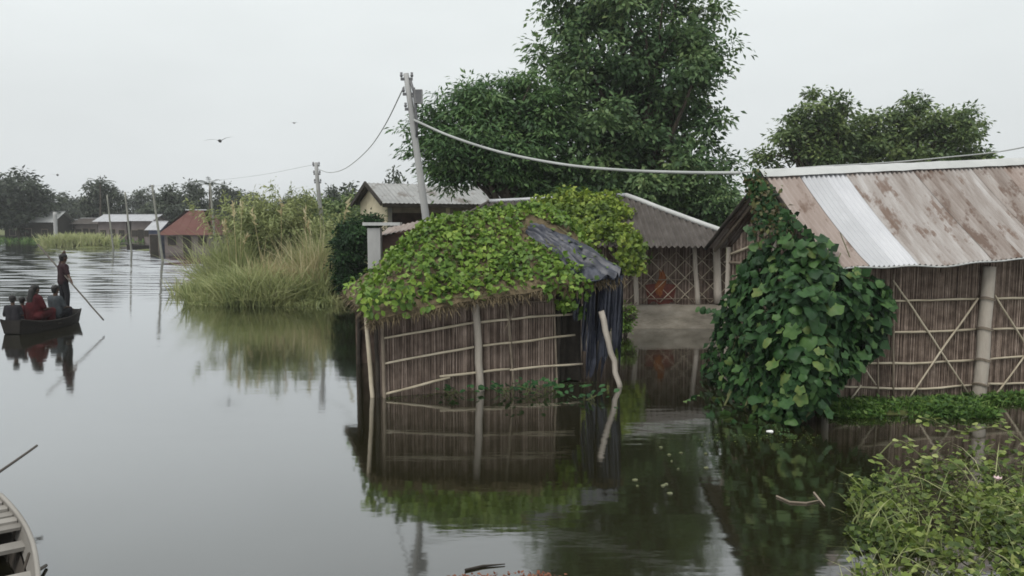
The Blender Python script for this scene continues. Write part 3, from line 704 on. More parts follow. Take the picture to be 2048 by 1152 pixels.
while u < CL-.2:
    corrugated(u, u+.95, slopeCb, 'tin_sheet', M_rust_b, hutC, rows=5, lift=.004); u += .92
# ridge cap pieces: bent pale strips
u = -.2
while u < CL-.3:
    m = MB(); u1 = u+1.9
    def cap(a_, b_, u=u, u1=u1):
        uu = u+(u1-u)*a_; t_ = (b_-.5)*2; v = CD*.5+t_*.18
        return Cw(uu, v, zR(uu)+.075-.15*abs(t_)**1.15+.012*mnoise.noise((uu*3, t_, 2)))
    m.grid(cap, 16, 8); m.build('ridge_cap', M_tin_white, hutC, smooth=True); u = u1-.06
# wavy turned eave edge
m = MB(); m.tube([slopeC(uu, 1.0)[0]+Vector((0, 0, -.012)) for uu in np.linspace(-.1, CL-.25, 60)], .016, 6, .5); m.build('eave_roll', M_tin_white, hutC, smooth=True)
# frame, walls
WC0 = Cw(.28, .42); WC1 = Cw(CL-.5, .42)
def WC(px, py, off=.0): return PL(px, py, WC0+Cn*off, Cn)
wlen = (WC1-WC0).length
reed_wall('front_reed_screen', M_reed, hutC, WC0, WC1, lambda k: zE(.3+k*wlen)+.18, lambda k: -.15, Cn, .014, 11)
def gable_top(k):
    v = .42+(CD-.8)*(1-k); return (zR(0)-.16)-(abs(v-CD*.5)/(CD*.5))*(zR(0)-2.5)
reed_wall('gable_reed_screen', M_reed, hutC, Cw(.28, CD-.38), Cw(.28, .42), gable_top, lambda k: -.15, -Cu, .024, 12)
reed_wall('back_reed_screen', M_reed, hutC, Cw(CL-.5, CD-.38), Cw(.28, CD-.38), lambda k: 2.6, lambda k: -.15, Cv, .08, 13)
# bargeboards and rafters at the gable
for (va, za, vb, zb) in ((CD*.5, zR(0)-.06, CD+.05, 2.58), (CD*.5, zR(0)-.06, -.02, zE(0)-.03)):
    m = MB(); m.pole(Cw(-.12, va, za), Cw(-.12, vb, zb), .045, .04, 6, 6, .01); m.build('barge_pole', M_dark, hutC, smooth=True)
    m = MB(); m.pole(Cw(.10, va, za-.05), Cw(.10, vb, zb-.05), .035, .035, 6, 6, .01); m.build('barge_pole', M_bamboo_old, hutC, smooth=True)
bamboo(hutC, [Cw(.22, CD-.3, 2.45), Cw(.22, 1.6, 3.0)], .03, M_bamboo)
bamboo(hutC, [Cw(.2, CD-.2, 2.3), Cw(.2, .5, 2.35)], .03, M_bamboo_old)
for v_ in (.42, CD*.5, CD-.38):
    m = MB(); zt = gable_top((CD-.38-v_)/(CD-.8)); m.pole(Cw(.2, v_, -.3), Cw(.2, v_, zt), .065, .055, 8, 6, .012); m.build('post', M_post, hutC, smooth=True)
def polC(x0, y0, x1, y1, r, off, material, name, ext=.0):
    m = MB(); p0, p1 = WC(x0, y0, off), WC(x1, y1, off); p0 = p0+(p0-p1)*ext; m.pole(p0, p1, r, r*.88, 9, 9, r*.07); return m.build(name, material, hutC, smooth=True)
tag(polC(1957, 822, 1979, 533, .118, .14, M_post, 'post', .2), 'thick pale post in front of the reed wall')
polC(2190, 820, 2205, 530, .12, .14, M_post, 'post', .2)
for pts in ([(1772, 602), (1860, 600), (1955, 598)], [(1990, 597), (2090, 596), (2200, 593)],
            [(1765, 664), (1860, 663), (1955, 658)], [(1984, 658), (2200, 652)],
            [(1708, 727), (1820, 727), (1952, 720)], [(1976, 718), (2060, 712), (2200, 708)],
            [(1668, 772), (1760, 776), (1850, 778), (1950, 770)], [(1974, 768), (2200, 764)]):
    bamboo(hutC, [WC(x, y, .05) for x, y in pts], .022)
for pts in ([(1786, 560), (1860, 668), (1940, 792)], [(1956, 596), (1880, 705), (1816, 800)], [(1706, 706), (1752, 770)],
            [(1990, 590), (2052, 690), (2120, 795)], [(2120, 612), (2040, 725), (1982, 802)], [(1700, 800), (1722, 770)]):
    bamboo(hutC, [WC(x, y, .085) for x, y in pts], .017)
bamboo(hutC, [WC(1787, 800, .075), WC(1787, 548, .075)], .018, M_bamboo_old, 'upright')
bamboo(hutC, [WC(1757, 800, .075), WC(1752, 560, .075)], .014, M_bamboo_old, 'upright')
# rope lashings where battens meet the thick post
for yy in (598, 658, 720, 769):
    k_ = (yy-533)/(822-533); q = WC(1979+(1957-1979)*k_, yy, .14); m = MB()
    for j_ in range(2):
        m.tube([q+Vector((math.cos(a_)*.125, math.sin(a_)*.125, .02*math.sin(a_*2)+.025*j_)) for a_ in np.linspace(0, 2*math.pi, 17)], .010, 5, random.random())
    m.build('lashing', M_bamboo_old, hutC, smooth=True)
# wall plate under the eave
bamboo(hutC, [Cw(.2, .36, zE(.2)+.06), Cw(3, .36, zE(3)+.05), Cw(CL-.4, .36, zE(CL)+.05)], .05, M_dark, 'wall_plate')

# ------------------------------------------------------------------ big-leaved vine smothering the shed's corner
ME_bigs = [heart_leaf('vine_leaf', M_lf_big_o), heart_leaf('vine_leaf', M_lf_big_o, 3, .34, .16, .05), heart_leaf('vine_leaf', M_lf_big_o, 5, -.22, .17, -.06), heart_leaf('vine_leaf', M_lf_big_o, 7, .5, .08, .08)]; ME_big = ME_bigs[0]
vine = empty('broad_leaved_vine', (0, 0, 0), 0, 'dark broad-leaved vine heaped over the near corner of the tin-roofed shed', 'vine')
poly = [(1500, 352), (1503, 420), (1512, 470), (1484, 535), (1440, 620), (1412, 700), (1402, 790), (1425, 850), (1500, 868), (1570, 855), (1640, 800), (1700, 745),
        (1755, 700), (1782, 620), (1775, 565), (1700, 545), (1668, 520), (1640, 470), (1590, 430), (1545, 385), (1520, 352)]
def inside(x, y, pg):
    c = False; j = len(pg)-1
    for i in range(len(pg)):
        (xi, yi), (xj, yj) = pg[i], pg[j]
        if (yi > y) != (yj > y) and x < (xj-xi)*(y-yi)/(yj-yi)+xi: c = not c
        j = i
    return c
gn = -Cu; gO = Cw(.18, 0)
def vine_depth(px, py):
    """outer surface of the heap, as distance ahead: a bulge standing off the gable and front walls"""
    q1 = PL(px, py, WC0+Cn*.12, Cn).y; q2 = PL(px, py, gO+gn*.08, gn)
    corner = 1676-(py-540)*.02
    if px > corner: base = q1
    else:
        base = q2.y if 11 < q2.y < 17.5 else 12.8
        k = (corner-px)/(corner-1400); base = 12.35+(base-12.35)*min(1, k)*.8
    kx = (px-1590)/190; ky = (py-690)/190
    bulge = 1.0*math.exp(-(kx*kx*1.1+ky*ky*.9))
    low = max(0, (py-690)/170)
    d_ = base-.12-bulge-.55*low
    return min(d_, G(px, py).y-.02) if py > 600 else d_
def vine_p(px, py, back=0.0):
    d_ = vine_depth(px, py)+back; q = P(px, py, d_)
    return q
def vine_n(px, py):
    a_ = vine_p(px+8, py)-vine_p(px-8, py); b_ = vine_p(px, py-8)-vine_p(px, py+8); nn = a_.cross(b_)
    nn = nn.normalized() if nn.length > 1e-9 else Vector((0, -1, 0))
    return nn if nn.y < 0 else -nn
pts = []
tries = 0
while len(pts) < 300 and tries < 60000:
    tries += 1
    x, y = rng.uniform(1400, 1785), rng.uniform(470, 868)
    if not inside(x, y, poly): continue
    mind = 12.5 if y > 560 and x > 1500 else 11
    if any((x-a_)**2+((y-b_)*1.1)**2 < mind**2 for a_, b_ in pts): continue
    pts.append((x, y))
for x, y in pts:
    nn = vine_n(x, y); p = vine_p(x, y, rng.uniform(-.10, .10)-.34*mnoise.noise((x*.016, y*.016, 2.2))-.16*mnoise.noise((x*.045, y*.045, 5.2)))
    sz = .12+.20*rng.random()**1.5 if (x > 1480 and y < 800) else rng.uniform(.12, .24)
    if y < 540: sz = rng.uniform(.17, .27)
    nv_ = (nn*.9+Vector((rng.normal(0, .42), rng.normal(0, .3)-.1, .55+rng.normal(0, .42)))).normalized()
    ax = Vector((rng.normal(0, .55), -.15, -1.0)); ax = ax-nv_*ax.dot(nv_)
    leaf_obj(random.choice(ME_bigs), vine, p-ax.normalized()*sz*.45, ax, nv_, sz)
# stray shoots breaking the outline
for k in range(9):
    i_ = random.randrange(2, len(poly)-2); x, y = poly[i_]
    if y < 440: continue
    ang = math.atan2(y-660, x-1590); ln_ = random.uniform(14, 34)
    for j_ in range(5):
        f_ = j_/4; nn = Vector((random.gauss(0, .5), -.6, .6)); leaf_obj(random.choice(ME_bigs), vine, vine_p(x+math.cos(ang)*ln_*f_+random.gauss(0, 4), min(y+math.sin(ang)*ln_*f_*.7, 866), -.05), Vector((math.cos(ang), -.2, -.6)), nn, random.uniform(.10, .18))
# inner leaves, joined: they fill the heap behind the outer ones
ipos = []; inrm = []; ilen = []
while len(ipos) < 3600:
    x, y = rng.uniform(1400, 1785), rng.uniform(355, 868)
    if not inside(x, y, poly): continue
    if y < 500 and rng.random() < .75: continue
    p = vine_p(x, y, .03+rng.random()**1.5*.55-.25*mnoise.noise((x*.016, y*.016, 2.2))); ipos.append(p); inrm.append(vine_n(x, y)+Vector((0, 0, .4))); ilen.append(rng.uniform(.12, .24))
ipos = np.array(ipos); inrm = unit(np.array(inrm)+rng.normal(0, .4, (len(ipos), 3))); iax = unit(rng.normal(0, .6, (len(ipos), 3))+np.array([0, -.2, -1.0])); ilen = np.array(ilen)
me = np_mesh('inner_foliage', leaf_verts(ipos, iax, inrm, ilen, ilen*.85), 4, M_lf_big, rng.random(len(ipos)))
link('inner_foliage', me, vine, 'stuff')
# withered growth climbing to the gable peak
wp = []; 
while len(wp) < 850:
    k = rng.random(); cx = 1505+(1560-1505)*k+rng.normal(0, 11+11*k); cy = 352+(470-352)*k+rng.normal(0, 10)
    if cx < 1484+25*k: continue
    wp.append(P(cx, cy, 14.15-1.5*k-.25+rng.normal(0, .12)))
wp = np.array(wp); wn = unit(rng.normal(0, .5, wp.shape)+np.array([-.3, -.6, .6])); wa = unit(rng.normal(0, .7, wp.shape)+np.array([0, -.1, -.8])); wl = rng.uniform(.06, .13, len(wp))
half = rng.random(len(wp)) < .5
for msk, mt_, nm in ((half, M_lf_dead, 'withered_foliage'), (~half, M_lf_big, 'climbing_foliage')):
    me = np_mesh(nm, leaf_verts(wp[msk], wa[msk], wn[msk], wl[msk], wl[msk]*.75), 4, mt_, rng.random(msk.sum())); link(nm, me, vine, 'stuff')
m = MB()
for k in range(18):
    x, y = rng.uniform(1430, 1640), rng.uniform(780, 850); pp = []
    for s_ in range(8):
        pp.append(vine_p(min(max(x, 1410), 1770), max(y, 360), .25)); x += rng.normal(4, 14); y -= rng.uniform(25, 60)
    m.tube(pp, [.018-.0015*q for q in range(8)], 5, .5)
m.build('stem', M_stem, vine, kind='stuff')

# ------------------------------------------------------------------ grass on the bank in front of the shed
def grass(name, n_, fn, hmin, hmax, wmin, wmax, material, label, cat, lean=.5, tint=None, hfun=None):
    ps = np.array([fn() for _ in range(n_)]); d_ = unit(rng.normal(0, .28, (n_, 3))+np.array([0, 0, 1.0])); ln = rng.normal(0, lean, (n_, 3)); ln[:, 2] = 0
    t_ = rng.random(n_) if tint is None else np.clip(tint(ps)+rng.normal(0, .15, n_), 0, 1)
    hs_ = rng.uniform(hmin, hmax, n_)*(hfun(ps) if hfun else 1.0)
    me = np_mesh(name, blade_verts(ps, d_, ln, hs_, rng.uniform(wmin, wmax, n_)), 7, material, t_, BLADE_F)
    return tag(link(name, me), label, cat, kind='stuff')
def bank_pt():
    while True:
        x, y = rng.uniform(4.6, 10.5), rng.uniform(11.0, 13.4); g = gz(x, y)
        if g > -.16 and y > 12.0+.75*mnoise.noise((x*.9, 4.4, 0))+.25*mnoise.noise((x*3, 1.4, 0))-(.35 if x < 7.6 else 0) and rng.random() < .62+.9*mnoise.noise((x*1.3, y*1.3, 5)) and (Vector((x, y, 0))-WC0).dot(Cn) > -.02: return (x, y, max(g, -.03))
grass('bank_grass', 6200, bank_pt, .05, .22, .012, .03, M_grass, 'short green grass on the bank below the reed wall of the shed', 'grass', .8)
# low broadleaf weeds on that bank
ps = np.array([bank_pt() for _ in range(2600)]); ps[:, 2] += rng.uniform(.02, .13, len(ps))
ln = rng.uniform(.06, .13, len(ps)); me = np_mesh('bank_weeds', leaf_verts(ps, rng.normal(0, 1, ps.shape)*[1, 1, .3], unit(rng.normal(0, .4, ps.shape)+[0, -.2, 1]), ln, ln*.6), 4, M_grass, rng.random(len(ps)))
tag(link('bank_weeds', me), 'small-leaved ground cover between the shed and the water', 'weeds', kind='stuff')

# ------------------------------------------------------------------ weeds, lower right
ME_weed = small_leaf('weed_leaf', M_lf_weed_o)
def weed_plant(p, h, nl, spread, label, group, bend=0.3, size=(.065, .12), flower=False):
    p = Vector(p); root = empty('leafy_weed', p, 0, label, 'weed', group); root.empty_display_size = .1
    m = MB(); stems = []
    ns_ = random.randint(3, 5)
    for s_ in range(ns_):
        an = random.uniform(0, 2*math.pi); q = Vector((random.uniform(-.05, .05), random.uniform(-.05, .05), -.15)); d_ = Vector((math.cos(an)*spread, math.sin(an)*spread, 1)).normalized(); pp = []
        hh = h*random.uniform(.6, 1.0)
        for k in range(8):
            pp.append(q.copy()); q = q+d_*(hh+.15)/7; d_ = (d_+Vector((math.cos(an), math.sin(an), -.45))*bend*.22).normalized()
        m.tube(pp, [.011-.001*k for k in range(8)], 5, random.random()); stems.append(pp)
    st = m.build('stem', M_stem, root, smooth=True)
    for k in range(nl):
        pp = random.choice(stems); f = random.uniform(.3, 1.0)*6.99; i_ = int(f); q = pp[i_].lerp(pp[i_+1], f-i_)
        an = random.uniform(0, 2*math.pi); ax = Vector((math.cos(an), math.sin(an), random.uniform(-.5, .5)))
        o_ = leaf_obj(ME_weed, root, root.location+q, ax, Vector((random.gauss(0, .6), random.gauss(-.2, .6), 1)), random.uniform(*size))
    return root
wl_ = 'leafy weed in the tangle of vegetation at the lower right corner'
spots = []
tr = 0
while len(spots) < 17 and tr < 5000:
    tr += 1
    px_, py_ = rng.uniform(1700, 2090), rng.uniform(900, 1200)
    if px_ < 1700+max(0, (1010-py_))*.9+10*math.sin(py_): continue
    if any((px_-a_)**2+(py_-b_)**2 < 52**2 for a_, b_ in spots): continue
    spots.append((px_, py_))
for px_, py_ in spots:
    q = G(px_, py_, .02); weed_plant(q, rng.uniform(.22, .42), 17, .8, wl_, 'weeds in the lower right corner', .5)
def spit_pt():
    while True:
        px_, py_ = rng.uniform(1690, 2300), rng.uniform(905, 1320)
        if px_ < 1705+max(0, (1000-py_))*1.6+14*math.sin(py_*.11): continue
        q = G(px_, py_, .0); dn = .32+1.1*mnoise.noise((q.x*1.7, q.y*1.7, 3.3))+.8*mnoise.noise((q.x*4.5, q.y*4.5, 1.3))-.5*max(0, (985-py_)/80)
        if rng.random() > dn: continue
        return (q.x, q.y, 0)
ps = np.array([spit_pt() for _ in range(6500)]); hgt = rng.random(len(ps))**1.2*.30*(.6+.6*np.array([mnoise.noise((p[0]*1.3, p[1]*1.3, 2)) for p in ps])+.3); ps[:, 2] = np.clip(hgt, .0, .6)
ln = rng.uniform(.035, .11, len(ps)); me = np_mesh('weed_tangle', leaf_verts(ps, rng.normal(0, 1, ps.shape)*[1, 1, .5], unit(rng.normal(0, .7, ps.shape)+[0, -.2, 1]), ln, ln*.66), 4, M_lf_weed,
    np.clip(.5+.45*np.array([mnoise.noise((p[0]*1.1, p[1]*1.1, 8)) for p in ps])+rng.normal(0, .22, len(ps)), 0, 1))
tag(link('weed_tangle', me), 'tangled yellow-green weeds filling the lower right corner', 'weeds', kind='stuff')
grass('weed_grass', 420, spit_pt, .25, .6, .008, .018, M_lf_reed, 'thin grass blades standing among the weeds at the lower right', 'grass', .9)
# long runners with pale leaves reaching over the water
for (pa, lb) in (([(2060, 900), (1980, 860), (1900, 845), (1830, 850)], 'long runner arching from the weeds towards the shed bank'),
                 ([(1960, 1000), (1900, 930), (1850, 905), (1790, 895), (1745, 905)], 'leafy runner reaching left over the water above the weeds')):
    rt = empty('weed_runner', (0, 0, 0), 0, lb, 'weed'); pp = [G(x, y, .30 if i not in (0,) else .1) for i, (x, y) in enumerate(pa)]
    bm_ = MB(); dense = []
    for i in range(len(pp)-1):
        for k in range(6): dense.append(pp[i].lerp(pp[i+1], k/6)+Vector((0, 0, .10*math.sin((i*6+k)*.45))))
    bm_.tube(dense, .009, 5, .6); bm_.build('stem', M_stem, rt, smooth=True)
    for k in range(34):
        q = random.choice(dense)+Vector([random.gauss(0, .06) for _ in range(3)]); an = random.uniform(0, 6.28)
        leaf_obj(ME_weed, rt, q, Vector((math.cos(an), math.sin(an), random.uniform(-.3, .3))), Vector((random.gauss(0, .4), -.3, 1)), random.uniform(.08, .14))
# pale pink flower
fl = empty('pink_flower', G(1995, 962, .28), 0, 'pale pink flower above the weeds at the right edge', 'flower')
M_pink = mat('pink_petal', [(.55, .40, .42), (.68, .52, .53), (.78, .66, .66)], 6, .7, tw=.2, trans=.2)
pm = MB(); pm.add([(0, 0, 0), (.035, .022, .012), (.07, 0, .02), (.035, -.022, .012)], [(0, 1, 2, 3)]); pme = pm.mesh('petal', M_pink)
for k in range(7):
    o_ = link('petal', pme, fl); o_.rotation_euler = (0, -.5, k*2*math.pi/7)
m = MB(); m.tube([(0, 0, 0), (.02, 0, -.15), (.0, .02, -.34)], .006, 5); m.build('stem', M_stem, fl)

# floating greens by the small hut's wall
M_float_o = leafmat('floating_leaf_single', [(.010, .035, .012), (.020, .065, .022), (.035, .10, .03), (.07, .15, .05)], objrand=True)
ME_float = small_leaf('water_leaf', M_float_o)
for px_, py_, s_, lb in ((1060, 790, 1.15, 'largest green water plant floating against the reed wall of the small hut'), (1105, 783, .8, 'water plant floating near the dark doorway of the small hut'),
                     (1010, 788, .7, 'small water plant just right of the pale middle post of the small hut'), (905, 789, .6, 'small pale-edged water plant floating left of the middle post of the small hut'),
                     (1175, 800, .6, 'dark water plant below the torn tarp')):
    q = G(px_, py_); rt = empty('water_plant', q, 0, lb, 'water plant', 'floating plants by the small hut')
    for k in range(int(34*s_)):
        an = random.uniform(0, 6.28); rr = abs(random.gauss(0, .30))*s_
        leaf_obj(ME_float, rt, q+Vector((math.cos(an)*rr*1.5, math.sin(an)*rr*.6, random.uniform(.02, .24*s_))), Vector((math.cos(an), math.sin(an), .5)), Vector((random.gauss(0, .3), -.3, 1)), random.uniform(.08, .15))
    m = MB()
    for k in range(6): m.tube([(random.uniform(-.3, .3)*s_, random.uniform(-.1, .1), -.05), (random.uniform(-.3, .3)*s_, random.uniform(-.1, .1), .15*s_)], .008, 5)
    m.build('stem', M_stem, rt)

# scum and small leaves gathered along the walls
q = []
for k in range(900):
    r0_ = rng.random()
    if r0_ < .45: p = Aw(rng.uniform(0, AL), -abs(rng.normal(.06, .16)))
    elif r0_ < .7: p = G(rng.uniform(1400, 1640), 868+abs(rng.normal(0, 12)))
    else: p = Vector((rng.uniform(5.0, 10), 11.6+rng.normal(0, .25), 0))
    q.append((p.x, p.y, .006+.008*rng.random()))
ps = np.array(q); ln = rng.uniform(.012, .04, len(ps)); me = np_mesh('floating_scum', leaf_verts(ps, rng.normal(0, 1, ps.shape)*[1, 1, .05], unit(rng.normal(0, .12, ps.shape)+[0, 0, 1]), ln, ln*.7, .05), 4, M_lf_weed, rng.random(len(ps))*.7)
tag(link('floating_scum', me), 'scum of tiny leaves gathered on the water along the hut walls', 'scum', kind='stuff')
# bits floating on the water
M_bit = mat('floating_scrap', [(.06, .07, .035), (.11, .12, .06), (.2, .2, .14)], 5, .8, tw=.6)
def scrap(px_, py_, size, material, label, cat, name, group=None):
    m = MB(); an = random.uniform(0, 6.28); n_ = 6
    vs = [(math.cos(an+k*1.047)*size*random.uniform(.6, 1.1), math.sin(an+k*1.047)*size*.7*random.uniform(.6, 1.1), .006+.01*random.random()) for k in range(n_)]
    vs += [(x, y, -.01) for x, y, z in vs]+[(0, 0, .022)]
    m.add(vs, [(i, (i+1) % 6, 12) for i in range(6)]+[(i, 6+i, 6+(i+1) % 6, (i+1) % 6) for i in range(6)], random.random())
    o_ = m.build(name, material); o_.location = G(px_, py_); return tag(o_, label, cat, group)
M_foam = mat('white_scrap', [(.7, .7, .68), (.8, .8, .78), (.85, .85, .83)], 5, .7, tw=.3)
scrap(1541, 863, .06, M_foam, 'small white scrap floating at the foot of the broad-leaved vine', 'litter', 'foam_scrap')
for _ in range(12):
    px_, py_ = (rng.normal(1335, 38), rng.normal(925, 30)) if rng.random() < .6 else (rng.uniform(1260, 1430), rng.uniform(850, 990))
    scrap(px_, py_, random.uniform(.012, .045), M_bit, 'small pale leaf scrap floating on the dark water before the vine', 'leaf litter', 'floating_leaf', 'leaf scraps on the dark water')
for pa, lb in (([(1553, 992), (1580, 1004), (1612, 1006), (1640, 1000)], 'pale twig floating on the dark reflection left of the weeds'), ([(1628, 985), (1640, 1000), (1650, 1012)], 'short pale twig floating beside the longer one'),
               ([(930, 1140), (965, 1132), (1010, 1128)], 'dark twig afloat at the bottom edge of the picture')):
    m = MB(); m.tube([G(x, y, .012) for x, y in pa], [.012]*(len(pa)-1)+[.005], 5); tag(m.build('floating_twig', M_bamboo_old if 'pale' in lb else M_dark), lb, 'twig')
M_redleaf = mat('dead_red_leaf', [(.06, .02, .012), (.13, .05, .03), (.20, .09, .05)], 5, .9, tw=.7)
q = []
for k in range(220):
    q.append(G(rng.uniform(900, 1130), 1152-abs(rng.normal(0, 6))+8, .01+.03*rng.random()))
ps = np.array(q); ln = rng.uniform(.03, .06, len(ps)); me = np_mesh('drifted_litter', leaf_verts(ps, rng.normal(0, 1, ps.shape)*[1, 1, .2], unit(rng.normal(0, .3, ps.shape)+[0, 0, 1]), ln, ln*.6), 4, M_redleaf, rng.random(len(ps)))
tag(link('drifted_litter', me), 'reddish dead leaves drifted along the bottom edge of the picture', 'leaf litter', kind='stuff')
# ------------------------------------------------------------------ trees
def crown_mesh(name, lobes, clumps, per, leaf, material, seed, clump_r=(.45, .85), droop=.35, flat=.6, aspect=.5):
    r_ = np.random.default_rng(seed); wts = np.array([l_[1][0]*l_[1][1]*l_[1][2] for l_ in lobes])**.67; wts /= wts.sum()
    P_ = []; Nn = []; T = []; A_ = []; S_ = []; cc = []
    for _ in range(clumps):
        c, rad = lobes[r_.choice(len(lobes), p=wts)]
        d_ = r_.normal(0, 1, 3); d_ /= np.linalg.norm(d_); k = r_.random()**.33
        q = np.array(c)+d_*np.array(rad)*k; cr = r_.uniform(*clump_r); cc.append(q)
        n_ = int(per*r_.uniform(.6, 1.4)); o_ = r_.normal(0, .42, (n_, 3))*cr*np.array([1, 1, flat]); 
        o_[:, 2] -= droop*(o_[:, 0]**2+o_[:, 1]**2)/max(cr, .01)*.5
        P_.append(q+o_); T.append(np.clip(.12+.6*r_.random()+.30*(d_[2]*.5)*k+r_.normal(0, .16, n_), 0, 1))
        Nn.append(unit(r_.normal(0, .5, (n_, 3))+np.array([0, 0, .9])+d_*.5)); A_.append(unit(o_+r_.normal(0, .25, (n_, 3))*cr+np.array([0, 0, -.25])*cr)); S_.append(r_.uniform(.7, 1.3, n_)*leaf)
    P_ = np.concatenate(P_); S_ = np.concatenate(S_)
    return np_mesh(name, leaf_verts(P_, np.concatenate(A_), np.concatenate(Nn), S_, S_*aspect), 4, material, np.concatenate(T)), np.array(cc)
def limb_mesh(base, top, targets, r0, seed, n=7):
    m = MB(); rr = random.Random(seed); base = Vector(base); top = Vector(top); pts = []; rad = []
    for i in range(9):
        k = i/8; pts.append(base.lerp(top, k)+Vector((rr.uniform(-1, 1), rr.uniform(-1, 1), 0))*r0*.5*(0 < i)); rad.append(r0*(1.35 if i == 0 else 1)*(1-.55*k))
    m.tube(pts, rad, 10, .5); br = MB()
    for t_ in targets:
        t_ = Vector(t_); k = rr.uniform(.45, 1.0); f = k*7.99; s0 = pts[int(f)]; mid = s0.lerp(t_, .5)+Vector((rr.uniform(-.4, .4), rr.uniform(-.4, .4), rr.uniform(.0, .5)))
        q = [s0, s0.lerp(mid, .6)+Vector((0, 0, .1)), mid, mid.lerp(t_, .5)+Vector((rr.uniform(-.2, .2), rr.uniform(-.2, .2), .1)), t_]
        b0 = r0*.42*(1.1-.5*k); br.tube(q, [b0, b0*.8, b0*.6, b0*.4, b0*.15], 6, rr.random())
    return m, br
def big_tree(name, label, lobes_px, base, r0, clumps, per, leaf, material, seed, group=None, **kw):
    root = empty(name, (0, 0, 0), 0, label, 'tree', group); lobes = []
    for (px_, py_, d_, rx, rz) in lobes_px:
        q = P(px_, py_, d_); s_ = d_/F_PX; lobes.append((tuple(q), (rx*s_, (rx+rz)*.5*s_, rz*s_)))
    me, cc = crown_mesh('crown', lobes, clumps, per, leaf, material, seed, **kw)
    link('crown', me, root, 'stuff')
    zt = np.mean([l_[0][2] for l_ in lobes]); top = (np.mean([l_[0][0] for l_ in lobes]), np.mean([l_[0][1] for l_ in lobes]), zt)
    idx = np.random.default_rng(seed).choice(len(cc), min(46, len(cc)), replace=False)
    tm, bmn = limb_mesh(base, top, list(cc[idx])+[l_[0] for l_ in lobes], r0, seed)
    tm.build('trunk', M_bark, root, smooth=True); bmn.build('branches', M_bark, root, smooth=True)
    return root
# tall tree, centre; feathery tree leaning left of it
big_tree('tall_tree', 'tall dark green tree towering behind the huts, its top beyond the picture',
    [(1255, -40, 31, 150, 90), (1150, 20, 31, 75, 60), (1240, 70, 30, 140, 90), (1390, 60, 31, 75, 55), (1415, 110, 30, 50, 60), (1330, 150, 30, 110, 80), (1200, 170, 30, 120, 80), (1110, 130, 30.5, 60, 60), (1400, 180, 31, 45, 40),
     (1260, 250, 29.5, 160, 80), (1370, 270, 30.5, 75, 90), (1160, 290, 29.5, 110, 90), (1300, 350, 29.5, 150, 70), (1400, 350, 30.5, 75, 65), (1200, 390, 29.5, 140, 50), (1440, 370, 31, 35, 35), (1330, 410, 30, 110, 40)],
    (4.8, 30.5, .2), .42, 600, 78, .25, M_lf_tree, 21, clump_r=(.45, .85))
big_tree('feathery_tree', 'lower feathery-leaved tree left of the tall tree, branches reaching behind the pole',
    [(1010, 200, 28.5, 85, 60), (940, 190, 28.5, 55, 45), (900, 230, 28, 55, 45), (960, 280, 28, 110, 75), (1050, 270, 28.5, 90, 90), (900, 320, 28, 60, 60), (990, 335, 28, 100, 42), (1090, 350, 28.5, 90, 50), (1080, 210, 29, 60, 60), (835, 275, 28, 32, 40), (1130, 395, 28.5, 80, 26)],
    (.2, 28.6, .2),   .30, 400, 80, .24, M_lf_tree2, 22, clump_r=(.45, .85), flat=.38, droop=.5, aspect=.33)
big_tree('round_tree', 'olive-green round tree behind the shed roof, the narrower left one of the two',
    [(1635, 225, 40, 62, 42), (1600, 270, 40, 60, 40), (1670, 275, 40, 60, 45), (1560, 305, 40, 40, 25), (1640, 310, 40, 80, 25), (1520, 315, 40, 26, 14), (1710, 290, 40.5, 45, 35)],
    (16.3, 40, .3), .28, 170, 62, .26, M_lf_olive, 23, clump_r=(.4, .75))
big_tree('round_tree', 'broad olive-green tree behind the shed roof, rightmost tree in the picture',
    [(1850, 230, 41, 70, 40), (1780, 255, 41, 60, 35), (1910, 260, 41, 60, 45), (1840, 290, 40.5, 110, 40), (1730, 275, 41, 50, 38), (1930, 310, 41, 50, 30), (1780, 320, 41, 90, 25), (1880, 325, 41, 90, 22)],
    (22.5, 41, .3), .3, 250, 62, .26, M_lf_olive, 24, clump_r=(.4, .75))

# far tree line: four crowns reused, each tree its own object
protos = []
for sd, lobes in ((1, [((0, 0, 6.5), (3.2, 3.0, 2.4)), ((1.8, 0, 4.8), (2.2, 2.2, 1.8)), ((-1.8, .3, 4.6), (2.3, 2.2, 1.9)), ((.3, 0, 3.0), (2.6, 2.4, 1.3))]),
                  (2, [((0, 0, 7.2), (2.0, 2.0, 2.0)), ((1.2, 0, 5.0), (1.9, 1.9, 1.7)), ((-1.3, 0, 4.4), (1.9, 1.9, 1.8)), ((0, 0, 2.6), (2.2, 2.2, 1.4))]),
                  (3, [((-.8, 0, 7.6), (1.8, 1.8, 1.3)), ((1.3, 0, 6.2), (2.4, 2.2, 1.5)), ((-.8, 0, 4.6), (2.8, 2.6, 1.7)), ((.6, 0, 2.6), (2.4, 2.4, 1.5))]),
                  (4, [((0, 0, 4.6), (4.2, 3.6, 2.4)), ((2.2, 0, 3.4), (2.4, 2.4, 1.6)), ((-2.4, 0, 3.2), (2.4, 2.4, 1.6)), ((0, 0, 6.6), (2.2, 2.2, 1.5))])):
    cm, cc = crown_mesh('crown', lobes, 120, 42, .55, M_lf_far, 40+sd, clump_r=(.7, 1.3))
    tm, bb = limb_mesh((0, 0, -.6), (0, 0, 5), [l_[0] for l_ in lobes]+list(cc[:14]), .22, sd)
    protos.append((cm, tm.mesh('trunk', M_bark, True), bb.mesh('branches', M_bark, True), max(l_[0][2]+l_[1][2] for l_ in lobes)))
